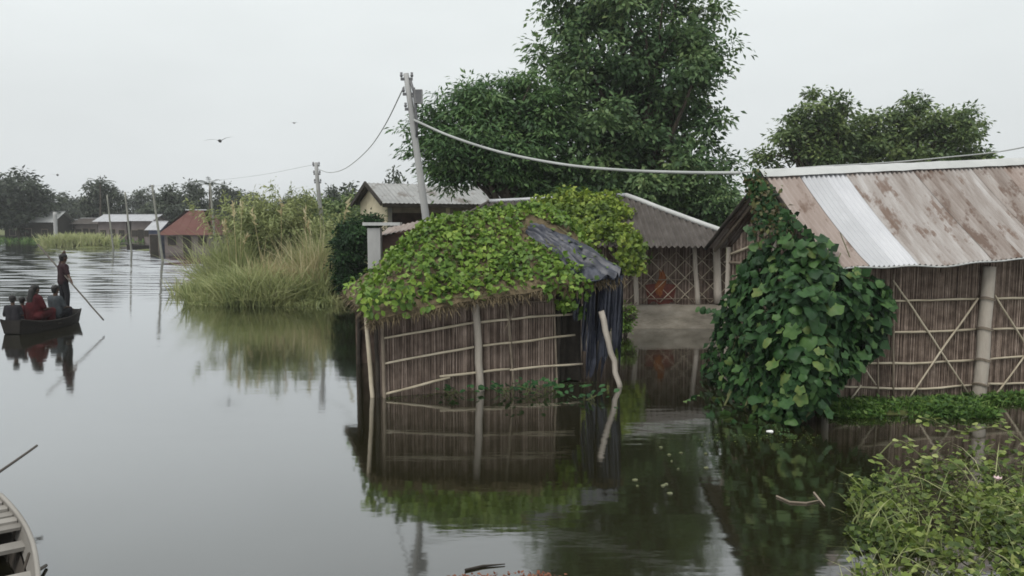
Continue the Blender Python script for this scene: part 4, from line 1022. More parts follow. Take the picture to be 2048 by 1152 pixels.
far = [(30, 343, 112, 0, 1.15, 'dark full tree above the white-roofed house at the far left'), (-40, 352, 116, 3, 1.2, 'dark tree cut by the left edge of the picture'), (75, 372, 118, 2, .9, 'tree on the right flank of the dark full one at far left'),
       (130, 388, 150, 3, 1.0, 'low rounded far tree between the far left houses'), (198, 355, 122, 2, .85, 'tallest far tree above the little grass island'), (243, 392, 140, 1, .9, 'far tree just behind the two thin poles'),
       (292, 378, 150, 0, 1.0, 'grey-green far tree left of the tallest far pole'), (345, 374, 112, 3, 1.0, 'wide green tree behind the red-roofed house'), (388, 366, 116, 1, .9, 'green tree right behind the red roof peak'),
       (455, 366, 125, 2, .9, 'far tree seen over the left shoulder of the reeds'), (505, 388, 140, 3, 1.0, 'low far tree behind the tall bamboo bush, left side'), (575, 392, 120, 0, .9, 'far tree behind the tall bamboo bush'),
       (610, 385, 100, 2, .8, 'far tree left of the thin pole with wires'), (668, 378, 84, 1, .9, 'far tree right of the thin pole with wires'), (705, 372, 78, 3, .9, 'far tree left of the cream gabled house'), (788, 348, 64, 3, .55, 'small tree peeping over the roof of the cream gabled house'),
       (60, 402, 165, 3, 1.1, 'farthest low tree behind the far left houses'), (170, 400, 160, 0, 1.0, 'farthest low tree left of the grass island'), (318, 402, 165, 3, 1.1, 'farthest low tree behind the blue-walled house'), (425, 398, 150, 0, 1.0, 'low far tree right of the red roof')]
for px_, py_, d_, k, wf, lb in far:
    cm, tme, bme, hmax = protos[k]; q = P(px_, py_, d_); root = empty('far_tree', (q.x, d_, gz(q.x, d_)), random.uniform(0, 6.28), lb, 'tree', 'far trees along the water')
    s_ = (q.z-gz(q.x, d_))/hmax*1.02; root.scale = (s_*wf, s_*wf, s_)
    link('crown', cm, root, 'stuff'); link('trunk', tme, root); link('branches', bme, root)
# closed far wood along the horizon
lob = []
for k in range(150):
    x = rng.uniform(-330, 330); y = rng.uniform(185, 260); hgt = rng.uniform(4, 8.5); lob.append(((x, y, hgt*.5), (rng.uniform(5, 9), 5, hgt*.55)))
cm, cc = crown_mesh('far_wood', lob, 2600, 16, 1.3, M_lf_far, 77, clump_r=(1.5, 2.6))
tag(link('far_wood', cm), 'hazy far wood along the horizon', 'wood', kind='stuff')
# palms
def palm(p, h, label, sd, sc=1.0):
    rr = random.Random(sd); root = empty('palm_tree', p, 0, label, 'palm tree', 'far palms'); m = MB(); m.pole((0, 0, -.5), (.3, 0, h), .16, .11, 7, 8, .03); m.build('trunk', M_bark, root, smooth=True)
    for k in range(13):
        an = k*2.4+rr.random()*.4; el = rr.uniform(-.2, 1.0); ln_ = rr.uniform(1.7, 2.3)*sc; fm = MB(); q = Vector((.3, 0, h)); d_ = Vector((math.cos(an)*math.cos(el), math.sin(an)*math.cos(el), math.sin(el))); prev = q
        sp = [q]
        for s_ in range(7): q = q+d_*ln_/7; d_ = (d_+Vector((0, 0, -.16))).normalized(); sp.append(q)
        fm.tube(sp, [.03-.003*i for i in range(8)], 4, .3)
        sd_ = d_.cross(Vector((0, 0, 1))).normalized()
        for s_ in range(1, 8):
            for sg in (-1, 1):
                b_ = sp[s_]; tip = b_+sd_*sg*.5*sc*(1.1-s_*.07)+(sp[s_]-sp[s_-1])*1.2+Vector((0, 0, -.18)); fm.add([b_, b_+(sp[s_]-sp[s_-1])*.5, tip], [(0, 1, 2)], rr.random())
        fm.build('frond', M_lf_far, root)
q = P(415, 362, 104); palm((q.x, 104, gz(q.x, 104)), q.z-gz(q.x, 104)-.6, 'far palm rising right of the red roof', 3)
q = P(196, 362, 118); palm((q.x, 118, gz(q.x, 118)), q.z-gz(q.x, 118)-.5, 'far palm above the little grass island', 5)

# ------------------------------------------------------------------ reeds and bushes, left of centre
def reed_pt(cx, cy, sx, sy):
    def f():
        while True:
            a_, b_ = rng.normal(0, .5, 2)
            if a_*a_+b_*b_ < 1: return (cx+a_*sx, cy+b_*sy, -.02)
    return f
c = G(520, 600)
def reed_h(ps): return np.array([.72+.75*max(-.6, mnoise.noise((p[0]*.8, p[1]*.8, 6.6))+.6*mnoise.noise((p[0]*2.3, p[1]*2.3, 2.6))) for p in ps])
def reed_tint(ps): return .5+.6*np.array([mnoise.noise((p[0]*1.3, p[1]*1.3, 1)) for p in ps])
tag(grass('green_reeds', 5200, reed_pt(P(525, 596, 29.6).x, 29.6, 3.0, 2.0), .7, 2.0, .025, .05, M_lf_reed, 'arching green reeds along the water edge left of centre', 'reeds', .75, reed_tint, reed_h))
grass('low_reeds', 3600, reed_pt(P(535, 608, 28.4).x, 28.4, 3.0, .9), .25, .75, .025, .05, M_lf_reed, 'low green grasses at the foot of the reed clump, drooping into the water', 'reeds', 1.0, reed_tint, reed_h)
grass('low_reeds', 1300, reed_pt(P(420, 545, 33.5).x, 33.5, 1.5, 2.4), .4, 1.3, .03, .05, M_lf_reed, 'yellow-green grass tip of the reed bank reaching left into the water', 'reeds', .9, reed_tint, reed_h)
grass('dry_reeds', 3000, reed_pt(P(575, 596, 30.6).x, 30.6, 1.9, 1.4), 1.2, 2.9, .022, .045, M_lf_dry, 'dry straw-coloured reeds in the middle of the reed clump', 'reeds', .32, reed_tint, reed_h)
grass('tall_reeds', 3200, reed_pt(P(640, 590, 31.5).x, 31.5, 2.0, 1.4), 1.2, 2.6, .022, .045, M_lf_reed, 'tall green reeds on the right side of the reed clump', 'reeds', .3, reed_tint, reed_h)
grass('tall_reeds', 2600, reed_pt(P(480, 560, 32.5).x, 32.5, 1.9, 1.5), 1.4, 3.2, .025, .045, M_lf_reed, 'grey-green tall reeds on the left side of the reed clump', 'reeds', .4, reed_tint, reed_h)
# plumed stalks standing clear of the clump
stalks = empty('plumed_stalks', (0, 0, 0), 0, 'pale plumed grass stalks standing up out of the reed clump', 'grass')
for k in range(9):
    x_ = P(rng.uniform(440, 680), 500, 31).x; y_ = rng.uniform(29.5, 32.5); hh = rng.uniform(2.2, 3.9); lx_, ly_ = rng.normal(0, .3), rng.normal(0, .2)
    m = MB(); pts_ = [Vector((x_+lx_*t_**2, y_+ly_*t_**2, hh*t_)) for t_ in (0, .3, .6, .85, 1.0)]; m.tube(pts_, [.014, .013, .011, .009, .006], 5, rng.random())
    d_ = (pts_[4]-pts_[3]).normalized()
    for j_ in range(14):
        b_ = pts_[3].lerp(pts_[4], j_/13)+d_*.1; m.add([b_, b_+d_*.1+Vector(rng.normal(0, .05, 3)), b_+d_*.24+Vector(rng.normal(0, .09, 3))-Vector((0, 0, .04))], [(0, 1, 2)], rng.random())
    m.build('stalk', M_lf_dry, stalks)
# bamboo-like bush behind: arching stems with fine leaves
bush = empty('bamboo_bush', (0, 0, 0), 0, 'tall yellow-green feathery bamboo bush rising behind the reeds', 'bush')
m = MB(); lp = []; la = []
bc = P(555, 470, 34.5)
for k in range(120):
    an = rng.uniform(0, 6.28); b0 = Vector((bc.x+rng.normal(0, .9), 34.5+rng.normal(0, .6), 0)); hgt = rng.uniform(2.8, 5.3); sp = rng.uniform(.2, 2.0); pts_ = []
    for s_ in range(9):
        t_ = s_/8; pts_.append(b0+Vector((math.cos(an)*sp*t_**1.8, math.sin(an)*sp*t_**1.8, hgt*(t_-.22*t_**3*sp/1.6))))
    m.tube(pts_, [.022-.002*s_ for s_ in range(9)], 5, rng.random())
    for _ in range(210):
        f = rng.uniform(.15, 1)**.8*7.99; i_ = int(f); q = pts_[i_].lerp(pts_[i_+1], f-i_); lp.append(q+Vector(rng.normal(0, .16, 3))); la.append(Vector((math.cos(an), math.sin(an), -.5))+Vector(rng.normal(0, .7, 3)))
m.build('stems', M_stem, bush, kind='stuff')
lp = np.array(lp); la = np.array(la); ln = rng.uniform(.14, .30, len(lp))
link('foliage', np_mesh('foliage', leaf_verts(lp, la, unit(rng.normal(0, .6, lp.shape)+[0, -.2, .8]), ln, ln*.28), 4, M_lf_bush, np.clip(.5+.4*np.array([mnoise.noise((p[0]*1.1, p[1], p[2]*1.1)) for p in lp])+rng.normal(0, .18, len(lp)), 0, 1)), bush, 'stuff')
def leaf_bush(name, label, lobes_px, material, clumps, per, leaf, seed, cat='bush', **kw):
    root = empty(name, (0, 0, 0), 0, label, cat); lobes = []
    for (px_, py_, d_, rx, rz) in lobes_px:
        q = P(px_, py_, d_); s_ = d_/F_PX; lobes.append((tuple(q), (rx*s_, (rx+rz)*.5*s_, rz*s_)))
    me, cc = crown_mesh('foliage', lobes, clumps, per, leaf, material, seed, **kw); link('foliage', me, root, 'stuff')
    b_ = np.mean([l_[0] for l_ in lobes], axis=0); tm, bb = limb_mesh((b_[0], b_[1], -.2), (b_[0], b_[1], b_[2]), list(cc[:20]), .07, seed); bb.v += []; tm.build('stem', M_bark, root); bb.build('branches', M_bark, root)
    return root
leaf_bush('dark_bush', 'dark rounded creeper-covered bush left of the grey gate pillar', [(712, 470, 29.5, 42, 38), (702, 520, 29.3, 36, 50), (730, 450, 29.8, 34, 24), (708, 565, 29.3, 34, 30)], M_lf_big, 170, 75, .15, 61, clump_r=(.25, .45))
leaf_bush('olive_bush', 'olive bush filling the gap between the thin pole and the cream house', [(690, 420, 42, 45, 30), (655, 430, 44, 40, 36), (735, 430, 40, 30, 20), (690, 455, 40, 60, 30)], M_lf_olive, 150, 60, .22, 62, clump_r=(.35, .7))
leaf_bush('dark_bush', 'dark shrubbery under the tall tree behind the hip-roofed hut', [(1120, 385, 28.6, 80, 26), (1420, 410, 28.8, 60, 40), (1300, 385, 28.8, 110, 30)], M_lf_tree, 260, 70, .2, 63, clump_r=(.4, .7))
leaf_bush('pale_bush', 'small pale shrub between the gate pillar and the creeper roof', [(785, 525, 20.5, 18, 16), (775, 545, 20.5, 18, 14)], M_lf_dry, 36, 40, .1, 64, clump_r=(.1, .22))
leaf_bush('dark_bush', 'low shrub at the foot of the mud plinth, behind the torn tarp', [(1245, 640, 20.6, 14, 20), (1258, 625, 20.8, 16, 12)], M_lf_creep, 46, 40, .09, 65, clump_r=(.12, .25))
# grass island far left
c = G(185, 492); grass('island_reeds', 2600, reed_pt(c.x, 90, 4.6, 3.0), .6, 2.2, .08, .16, M_lf_reed, 'yellow-green grass island far across the water', 'grass', .6, lambda ps: .65+0*ps[:, 0])
c = G(70, 482); grass('far_shore_grass', 2600, lambda: (rng.uniform(-95, -40), rng.uniform(103, 114), .1), .3, 1.0, .1, .2, M_grass, 'green grass fringe along the far shore', 'grass', .6)

# ------------------------------------------------------------------ poles and wires
def upole(name, label, base, top, r0, r1, material, group, box=False, bracket=True, top_dark=True):
    root = empty(name, (0, 0, 0), 0, label, 'utility pole', group); b_, t_ = Vector(base), Vector(top); ax = (t_-b_).normalized(); m = MB()
    m.pole(b_-ax*.8, t_, r0, r1, 10, 10, .01); m.build('shaft', material, root, smooth=True)
    if bracket:
        for k, z_ in enumerate((.15, .55, .95)):
            q = t_-ax*z_; m = MB(); m.box(q+Vector((.0, -.02, 0)), (.16, .03, .035)); br_ = m.build('bracket', M_metal, root)
            for sx in (-1, 1):
                m = MB(); qq = q+Vector((.14*sx, -.03, .05)); m.tube([qq, qq+Vector((0, 0, .05)), qq+Vector((0, 0, .06)), qq+Vector((0, 0, .12))], [.03, .045, .03, .035], 8); m.build('insulator', M_metal, br_, smooth=True)
    if box:
        q = t_-ax*.62+Vector((.26, -.05, 0)); m = MB(); m.box(q, (.10, .09, .18)); jb = m.build('meter_box', M_concrete, root)
        m = MB(); m.box(q+Vector((0, -.094, 0)), (.085, .006, .16)); m.build('door', M_metal, jb)
        m = MB(); m.box(t_-ax*.62+Vector((.11, -.03, 0)), (.10, .02, .02)); m.build('strap', M_metal, root)
        m = MB(); m.tube([t_-ax*.2+Vector((.1, -.05, 0)), t_-ax*.5+Vector((.15, -.09, 0)), t_-ax*1.3+Vector((.12, -.06, 0)), t_-ax*1.7+Vector((.05, -.05, 0))], .035, 6); m.build('cable_loop', M_metal, root, smooth=True)
    return root
b1 = P(858, 478, 20.5); t1_ = P(812, 147, 20.5)
b1g = b1+(b1-t1_)*((b1.z+.3)/(t1_.z-b1.z))
upole('utility_pole', 'tall leaning concrete utility pole behind the creeper hut with a grey box near its top', b1g, t1_, .135, .075, M_concrete, None, True)
t2_ = P(632, 325, 36); upole('utility_pole', 'thin leaning utility pole standing in the reed bank', P(655, 575, 36), t2_, .13, .09, M_concrete, None)
t3_ = P(304, 370, 58); upole('utility_pole', 'thin leaning pole in the water in front of the red-roofed house', P(325, 520, 58), t3_, .10, .075, M_farpole, None)
t4_ = P(250, 384, 74); upole('utility_pole', 'thin pole in the water beside the far moored boat', P(263, 505, 74), t4_, .10, .075, M_farpole, None, bracket=False)
t5_ = P(214, 390, 84); upole('utility_pole', 'thin pole at the right tip of the grass island', P(226, 496, 84), t5_, .10, .075, M_farpole, None, bracket=False)
t6_ = P(420, 366, 62); upole('utility_pole', 'thin pole rising behind the left end of the reeds', P(432, 505, 62), t6_, .10, .075, M_farpole, None, bracket=False)
upole('utility_pole', 'short grey post at the far left house', P(112, 478, 105), P(110, 424, 105), .28, .24, M_concrete, None, bracket=False)
def wire(label, pts, r, material=M_cable):
    dense = []; pp = [Vector(p) for p in pts]; n_ = 40
    # Catmull-Rom through the points
    ext_ = [pp[0]*2-pp[1]]+pp+[pp[-1]*2-pp[-2]]
    for i in range(len(pp)-1):
        p0, p1, p2, p3 = ext_[i:i+4]
        for k in range(10):
            t_ = k/10; dense.append(.5*((2*p1)+(p2-p0)*t_+(2*p0-5*p1+4*p2-p3)*t_*t_+(3*p1-p0-3*p2+p3)*t_**3))
    dense.append(pp[-1]); m = MB(); m.tube(dense, r, 6); return tag(m.build('cable', material, None, smooth=True), label, 'cable')
wire('thick pale cable sagging from the leaning pole to the shed ridge', [P(828, 240, 20.4), P(900, 272, 19.8), P(1000, 304, 18.9), P(1120, 328, 17.8), P(1240, 340, 16.6), P(1370, 345, 15.4), P(1480, 346, 14.35)], .032)
wire('wire dropping from the leaning pole towards the thin pole in the reeds', [t1_+Vector((-.05, -.05, -.35)), P(770, 250, 24), P(735, 300, 28), P(692, 336, 32), P(660, 345, 34.6), t2_+Vector((.05, 0, -.3))], .016)
wire('thin wire from the far bank to the thin pole in the reeds', [t2_+Vector((-.1, 0, -.1)), P(520, 350, 45), P(420, 362, 54), t3_+Vector((0, 0, -.1))], .008)
wire('pale wire rising over the shed ridge to the right', [P(1485, 345, 14.3), P(1640, 333, 15.2), P(1780, 325, 16), P(1900, 314, 17), P(2000, 303, 18), P(2120, 280, 19)], .016)

# ------------------------------------------------------------------ houses behind
def prism_house(name, label, x0, x1, y0, y1, z0, ze, zr, wallm, roofm, ov=.35, axis='x', hip=0.0, cat='house', nwin=2, door=True, wincol=None, sheet=.9, ribs=True):
    """box walls with openings built as recessed frames and a roof of separate sheets"""
    root = empty(name, (0, 0, 0), 0, label, cat); m = MB(); ym = (y0+y1)/2
    m.add([(x0, y0, z0), (x1, y0, z0), (x1, y1, z0), (x0, y1, z0), (x0, y0, ze), (x1, y0, ze), (x1, y1, ze), (x0, y1, ze), (x0, ym, zr-.05), (x1, ym, zr-.05)],
          ([(0, 1, 5, 4), (2, 3, 7, 6), (1, 2, 6, 5), (3, 0, 4, 7)]+([(4, 8, 7), (5, 6, 9)] if not hip else [])), .5)
    m.build('wall', wallm, root)
    slope = (zr-ze)/(ym-y0); u = x0-ov
    while u < x1+ov-.05:
        u1 = min(u+sheet, x1+ov)
        def sf(uu, k, s_=-1):
            top_y = ym
            if hip:
                if uu < x0+hip: top_y = ym-(ym-y0+ov)*(x0+hip-uu)/(hip+ov)
                if uu > x1-hip: top_y = ym-(ym-y0+ov)*(uu-x1+hip)/(hip+ov)
            yy = top_y+(y0-ov-top_y)*k; return Vector((uu, yy, ze+slope*(yy-y0)+.03)), Vector((0, -.4, .9))
        corrugated(u, u1-.01, sf, 'roof_sheet', roofm, root, period=.3 if ribs else 3, amp=.02, rows=4); u = u1
    m = MB(); m.add([(x0-ov+hip, ym+.01, zr+.03), (x1+ov-hip, ym+.01, zr+.03), (x1+ov, y1+ov, ze-slope*ov), (x0-ov, y1+ov, ze-slope*ov)], [(0, 1, 2, 3)])
    if hip:
        m.add([(x0-ov+hip, ym, zr+.02), (x0-ov, y1+ov, ze-slope*ov), (x0-ov, y0-ov, ze-slope*ov)], [(0, 1, 2)]); m.add([(x1+ov-hip, ym, zr+.02), (x1+ov, y0-ov, ze-slope*ov), (x1+ov, y1+ov, ze-slope*ov)], [(0, 1, 2)])
    m.build('rear_roof', roofm, root)
    m = MB(); m.pole((x0-ov+hip, ym, zr+.05), (x1+ov-hip, ym, zr+.05), .06, .06, 6); m.build('ridge_cap', M_tin, root)
    n_ = nwin+(1 if door else 0)
    for k in range(n_):
        cx = x0+(x1-x0)*(k+.5)/n_; isd = door and k == n_//2; hw = .42; zb, zt = (z0+.05, z0+1.9) if isd else (z0+.9, z0+1.8)
        zt = min(zt, ze-.15); m = MB(); m.box((cx, y0-.01, (zb+zt)/2), (hw+.06, .03, (zt-zb)/2+.06)); fr = m.build('door' if isd else 'window', M_bamboo_old, root)
        m = MB(); m.box((cx, y0-.035, (zb+zt)/2), (hw, .02, (zt-zb)/2)); m.build('panel' if isd else 'pane', M_dark, fr)
    return root
M_tin_mg = mat('dull_tin', [(.20, .20, .195), (.27, .27, .265), (.34, .34, .335)], 1.2, .6, .1, 6, metal=.1, tw=.2, patch=((.12, .10, .085), .9, .52, (1, 1, 1)))
# cream gabled house (its gable faces left-front)
hd = empty('cream_gabled_house', (P(745, 366, 36.3).x, 36.3, -.2), .50, 'cream-walled house with tin gable roof, partly hidden behind the leaning pole', 'house')
gx1, gy0, gy1 = 9.0, -2.0, 2.0; gm = 0.0; zr_ = P(742, 366, 36.3).z+.2; ze_ = zr_-.88; lx = 0.0
m = MB(); m.add([(lx, gy0, -.2), (lx+.25, gy0, -.2), (lx+.25, gy0, ze_), (lx, gy0, ze_), (lx, gy1, -.2), (lx, gy1, ze_), (lx, gm, zr_-.08)], [(0, 1, 2, 3), (0, 3, 6, 5, 4)]); m.build('gable_wall', M_cream, hd)
m = MB(); m.box((lx-.04, gm, .9), (.03, .5, .6)); wdw = m.build('window', M_bamboo_old, hd); m = MB(); m.box((lx-.075, gm, .9), (.02, .42, .52)); m.build('pane', M_dark, wdw)
m = MB(); m.add([(lx, gy0+1.3, -.2), (gx1, gy0+1.3, -.2), (gx1, gy0+1.3, ze_+.3), (lx, gy0+1.3, ze_+.3)], [(0, 1, 2, 3)]); m.add([(gx1, gy0, -.2), (gx1, gy1, -.2), (gx1, gy1, ze_), (gx1, gm, zr_-.08), (gx1, gy0, ze_)], [(0, 1, 2, 3, 4)]); m.add([(gx1, gy1, -.2), (lx, gy1, -.2), (lx, gy1, ze_), (gx1, gy1, ze_)], [(0, 1, 2, 3)]); m.build('veranda_wall', M_mudwall, hd)
u = lx-.35
while u < gx1+.2:
    u1 = u+.85
    for sgn, ye, nm in ((-1, gy0-.35, 'roof_sheet'), (1, gy1+.35, 'roof_sheet')):
        corrugated(u, u1-.01, lambda uu, k, ye=ye, sgn=sgn: (Vector((uu, gm+(ye-gm)*k, zr_+(ze_-.13-zr_)*k)), Vector((0, .3*sgn, .95))), nm, M_tin_mg if sgn < 0 else M_tin_dark, hd, period=.22, amp=.02, rows=3)
    u = u1
for ye, sg in ((gy0-.35, -1), (gy1+.35, 1)):
    m = MB(); q0, q1 = Vector((lx-.37, gm, zr_-.02)), Vector((lx-.37, ye, ze_-.16)); dd = (q1-q0).normalized(); m.box((q0+q1)/2, (.03, (q1-q0).length/2, .10), (Vector((1, 0, 0)), dd, Vector((1, 0, 0)).cross(dd))); m.build('bargeboard', M_dark, hd)
m = MB(); m.box(((lx+gx1)/2, gy0-.30, ze_-.22), ((gx1-lx)/2+.3, .04, .09)); m.build('fascia', M_dark, hd)
for k in range(4):
    m = MB(); x_ = lx+.15+k*(gx1-lx-.3)/3; m.box((x_, gy0+.1, (ze_-.5)/2), (.10, .10, ze_/2+.15)); m.build('column', M_cream if k else M_tin_white, hd)
m = MB(); m.box(((lx+gx1)/2, gy0+.1, ze_-.42), ((gx1-lx)/2, .07, .14)); m.build('beam', M_bamboo_old, hd)
m = MB(); m.box((lx+1.6, gy0+1.26, 1.6), (.5, .03, .9)); dd_ = m.build('door', M_dark, hd)

# low maroon-walled hut with pinkish tin roof, and the gate pillar
le = empty('low_maroon_hut', (0, 0, 0), 0, 'low maroon mud-walled hut with pinkish tin roof between the gate pillar and creeper hut', 'hut')
q0, q1 = P(762, 455, 27.5), P(880, 455, 27.5)
m = MB(); m.add([(q0.x, 27.5, -.2), (q1.x, 27.5, -.2), (q1.x, 27.5, 2.95), (q0.x, 27.5, 2.6), (q0.x, 30.4, -.2), (q0.x, 30.4, 2.9), (q1.x, 30.4, -.2), (q1.x, 30.4, 2.9)], [(0, 1, 2, 3), (4, 0, 3, 5), (1, 6, 7, 2), (6, 4, 5, 7)]); m.build('wall', M_mudwall, le)
u = q0.x-.1
while u < q1.x+.2:
    corrugated(u, u+.8, lambda uu, k: (Vector((uu, 29.6-2.5*k, 2.62+(uu-q0.x)*.22+.3*(1-k))), Vector((0, -.15, .98))), 'roof_sheet', M_rust_c, le, period=.18, amp=.02, rows=3); u += .78
m = MB(); m.box((q0.x+.8, 27.47, 1.3), (.35, .03, .5)); wdw = m.build('window', M_bamboo_old, le); m = MB(); m.box((q0.x+.8, 27.43, 1.3), (.29, .02, .44)); m.build('pane', M_dark, wdw)
gp = empty('gate_pillar', (0, 0, 0), 0, 'grey plastered gate pillar with a flat cap slab, right of the dark bush', 'pillar')
qa, qb = P(738, 540, 27.0), P(762, 456, 27.0); m = MB(); m.box(((qa.x+qb.x)/2, 27.0, qb.z/2-.2), ((qb.x-qa.x)/2, .2, qb.z/2+.2)); m.build('shaft', M_concrete, gp)
qa, qb = P(728, 455, 27.0), P(802, 449, 27.0); m = MB(); m.box(((qa.x+qb.x)/2, 27.0, qb.z+.02), ((qb.x-qa.x)/2, .28, .055)); m.build('cap_slab', M_tin_white, gp)

# far houses
q = P(372, 420, 78)
z0 = .15; M_pinkwall = mat('pinkish_wall', [(.11, .09, .085), (.15, .125, .12), (.19, .165, .16)], 1, .9, tw=0)
ra, rb = P(322, 462, 74), P(420, 462, 74)
prism_house('red_roofed_house', 'far house with a red hip roof behind the thin leaning pole', ra.x+.3, rb.x, 74, 79, -.2, ra.z, P(370, 421, 76.5).z, M_pinkwall, M_red_roof, .5, hip=1.6, ribs=False)
M_blue = mat('blue_wall', [(.05, .06, .10), (.08, .09, .14), (.11, .12, .17)], 1, .85, tw=0)
ba, bb_ = P(297, 458, 76), P(318, 458, 76); prism_house('blue_walled_hut', 'small blue-grey walled hut left of the red-roofed house', ba.x, bb_.x, 76, 79, -.2, ba.z, ba.z+.7, M_blue, M_tin, .3, nwin=0)
for (xa, xb, ye_, zr_px, d_, wm_, rm_, lb) in ((8, 104, 441, 424, 112, M_dark, M_tin_white, 'far house with a bright white tin roof under the dark tree at left'),
        (196, 252, 441, 430, 106, M_pinkwall, M_tin, 'far grey-roofed house behind the grass island'), (262, 300, 440, 430, 104, M_pinkwall, M_tin, 'far pale house left of the blue-walled hut'), (150, 192, 446, 437, 116, M_pinkwall, M_tin_dark, 'low far house left of the grass island poles'), (118, 148, 447, 440, 120, M_mudwall, M_tin_dark, 'small dark far hut right of the white-roofed house')):
    a_, b_ = P(xa, ye_, d_), P(xb, ye_, d_); prism_house('far_house', lb, a_.x, b_.x, d_, d_+5, 0, a_.z, P(xa, zr_px, d_+2.5).z, wm_, rm_, .6)

# ------------------------------------------------------------------ birds
M_bird = mat('bird_feather', [(.10, .10, .10), (.16, .16, .16), (.22, .22, .22)], 3, .8, tw=.3)
def bird(px_, py_, d_, span, yaw, roll, label):
    root = empty('flying_bird', P(px_, py_, d_), 0, label, 'bird', 'birds in the sky'); root.rotation_euler = (0, roll, yaw)
    m = MB(); L_ = span*.42; m.tube([(0, -L_*.5, 0), (0, -L_*.4, .01*span), (0, -L_*.1, 0), (0, L_*.2, 0), (0, L_*.38, .01), (0, L_*.5, 0)], [.01*span, .035*span, .06*span, .05*span, .04*span, .006*span], 8); m.build('body', M_bird, root, smooth=True)
    m = MB(); m.add([(0, -L_*.4, 0), (-.09*span, -L_*.85, 0), (.09*span, -L_*.85, 0)], [(0, 1, 2)]); m.build('tail', M_bird, root)
    for sx in (-1, 1):
        m = MB(); pr = [(0, .10, 0), (.2, .14, .09), (.38, .06, .10), (.5, -.06, .06)]; vs = []
        for x, y, z in pr: vs += [(sx*x*span, y*span, z*span), (sx*x*span, (y-.16*(1-x*1.4))*span, z*span-.005), ]
        m.add(vs, [(0, 1, 3, 2), (2, 3, 5, 4), (4, 5, 7, 6)]); m.build('wing', M_bird, root)
bird(440, 282, 45, 1.7, .25, -.15, 'gliding bird high over the water right of the far poles')
bird(115, 350, 80, 2.0, .6, -.2, 'small far bird over the far left trees')
bird(588, 246, 70, .9, -.4, .1, 'faint small bird left of the leaning pole')
# ------------------------------------------------------------------ boats
def boat_thing(name, label, loc, yaw, Lh, Wh, depth, hull_m, trim_m, planks=3):
    """flat-bottomed country boat along +Y: hull planks each a part, ribs, seats and decked ends"""
    root = empty(name, loc, yaw, label, 'boat')
    def sec(t_):                    # half width and sheer at station t in -1..1
        w_ = Wh*(1-.42*abs(t_)**2.6); zt = depth+.16*abs(t_)**2.4; zb = -.12+.30*max(0, abs(t_)-.55)**1.5*1.6; return w_, zt, zb
    for sx in (-1, 1):
        for k in range(planks):
            m = MB()
            def f(a_, b_, k=k, sx=sx, off=0.0):
                t_ = -1+2*a_; w_, zt, zb = sec(t_); kk = (k+b_*.985)/planks; x = sx*(w_*(.72+.28*kk)+.012*((planks-k) % 2)+off); return Vector((x, t_*Lh, zb+(zt-zb)*kk))
            m.grid(lambda a_, b_: f(a_, b_), 24, 2, random.random()); m.grid(lambda a_, b_: f(1-a_, b_, off=-.03), 24, 2, random.random()*.5); m.build('side_plank', trim_m if k == planks-1 else hull_m, root, smooth=False)
        m = MB(); m.tube([Vector((sx*(sec(t_)[0]), t_*Lh, sec(t_)[1]+.01)) for t_ in np.linspace(-1, 1, 25)], .022, 6, .8, sq=1.0); m.build('gunwale', trim_m, root, smooth=True)
    m = MB(); m.grid(lambda a_, b_: Vector(((b_-.5)*2*sec(-1+2*a_)[0]*.74, (-1+2*a_)*Lh, sec(-1+2*a_)[2])), 24, 6); m.build('bottom', hull_m, root)
    for e in (-1, 1):
        w_, zt, zb = sec(e); m = MB(); m.add([(-w_*.73, e*Lh, zb), (w_*.73, e*Lh, zb), (w_, e*(Lh+.04), zt), (-w_, e*(Lh+.04), zt)], [(0, 1, 2, 3)]); m.build('transom', hull_m, root)
        for j in range(5 if trim_m is M_boat_pale else 3):                                   # end deck of boards
            t_ = e*(1-.045-.085*j); w_, zt, zb = sec(t_); m = MB(); m.box((0, t_*Lh, zt-.03+.005*(j % 2)), (w_*.96, .0432*Lh, .014), tint=random.random()); m.build('deck_board', trim_m, root)
    for t_ in (-.45, 0, .45):
        w_, zt, zb = sec(t_); m = MB(); m.box((0, t_*Lh, zt-.10), (w_*.97, .09, .018), tint=random.random()); m.build('thwart', trim_m, root)
    for t_ in (-.68, -.25, .22, .66):
        w_, zt, zb = sec(t_); m = MB(); m.tube([(-w_*.95, t_*Lh, zt-.03), (-w_*.70, t_*Lh, zb+.03), (w_*.70, t_*Lh, zb+.03), (w_*.95, t_*Lh, zt-.03)], .022, 5); m.build('rib', hull_m, root)
    return root
BX, BY_, BYAW = -13.95, 22.15, -.06
boat_thing('passenger_boat', 'dark wooden boat carrying people, poled across the flood at left', (BX, BY_, 0), BYAW, 1.32, .52, .25, M_boat, M_boat)
M_boat_in = mat('old_boat_planks', [(.03, .026, .022), (.07, .06, .05), (.15, .135, .115)], 3, .8, .3, 15, tw=.5, stretch=(1, .3, 1))
nb = G(50, 1000, .45)
boat_thing('empty_boat', 'pale grey wooden boat cut off by the lower left corner', (-4.45, 5.76, 0), .607, 1.55, .55, .32, M_boat_in, M_boat_pale)
boat_thing('far_boat', 'dark boat moored far off by the thin poles', (P(265, 485, 80).x, 84, 0), 1.5, 2.6, .6, .35, M_boat, M_boat)
M_pole = mat('punt_pole', [(.05, .045, .04), (.08, .07, .06), (.12, .11, .09)], 4, .7, tw=.3)
m = MB(); m.pole(P(-60, 985, 7.6), P(74, 891, 8.6), .017, .014, 7, 8, .003); tag(m.build('bamboo_pole', M_pole, None, smooth=True), 'thin grey bamboo pole slanting up over the water at the left edge', 'pole')
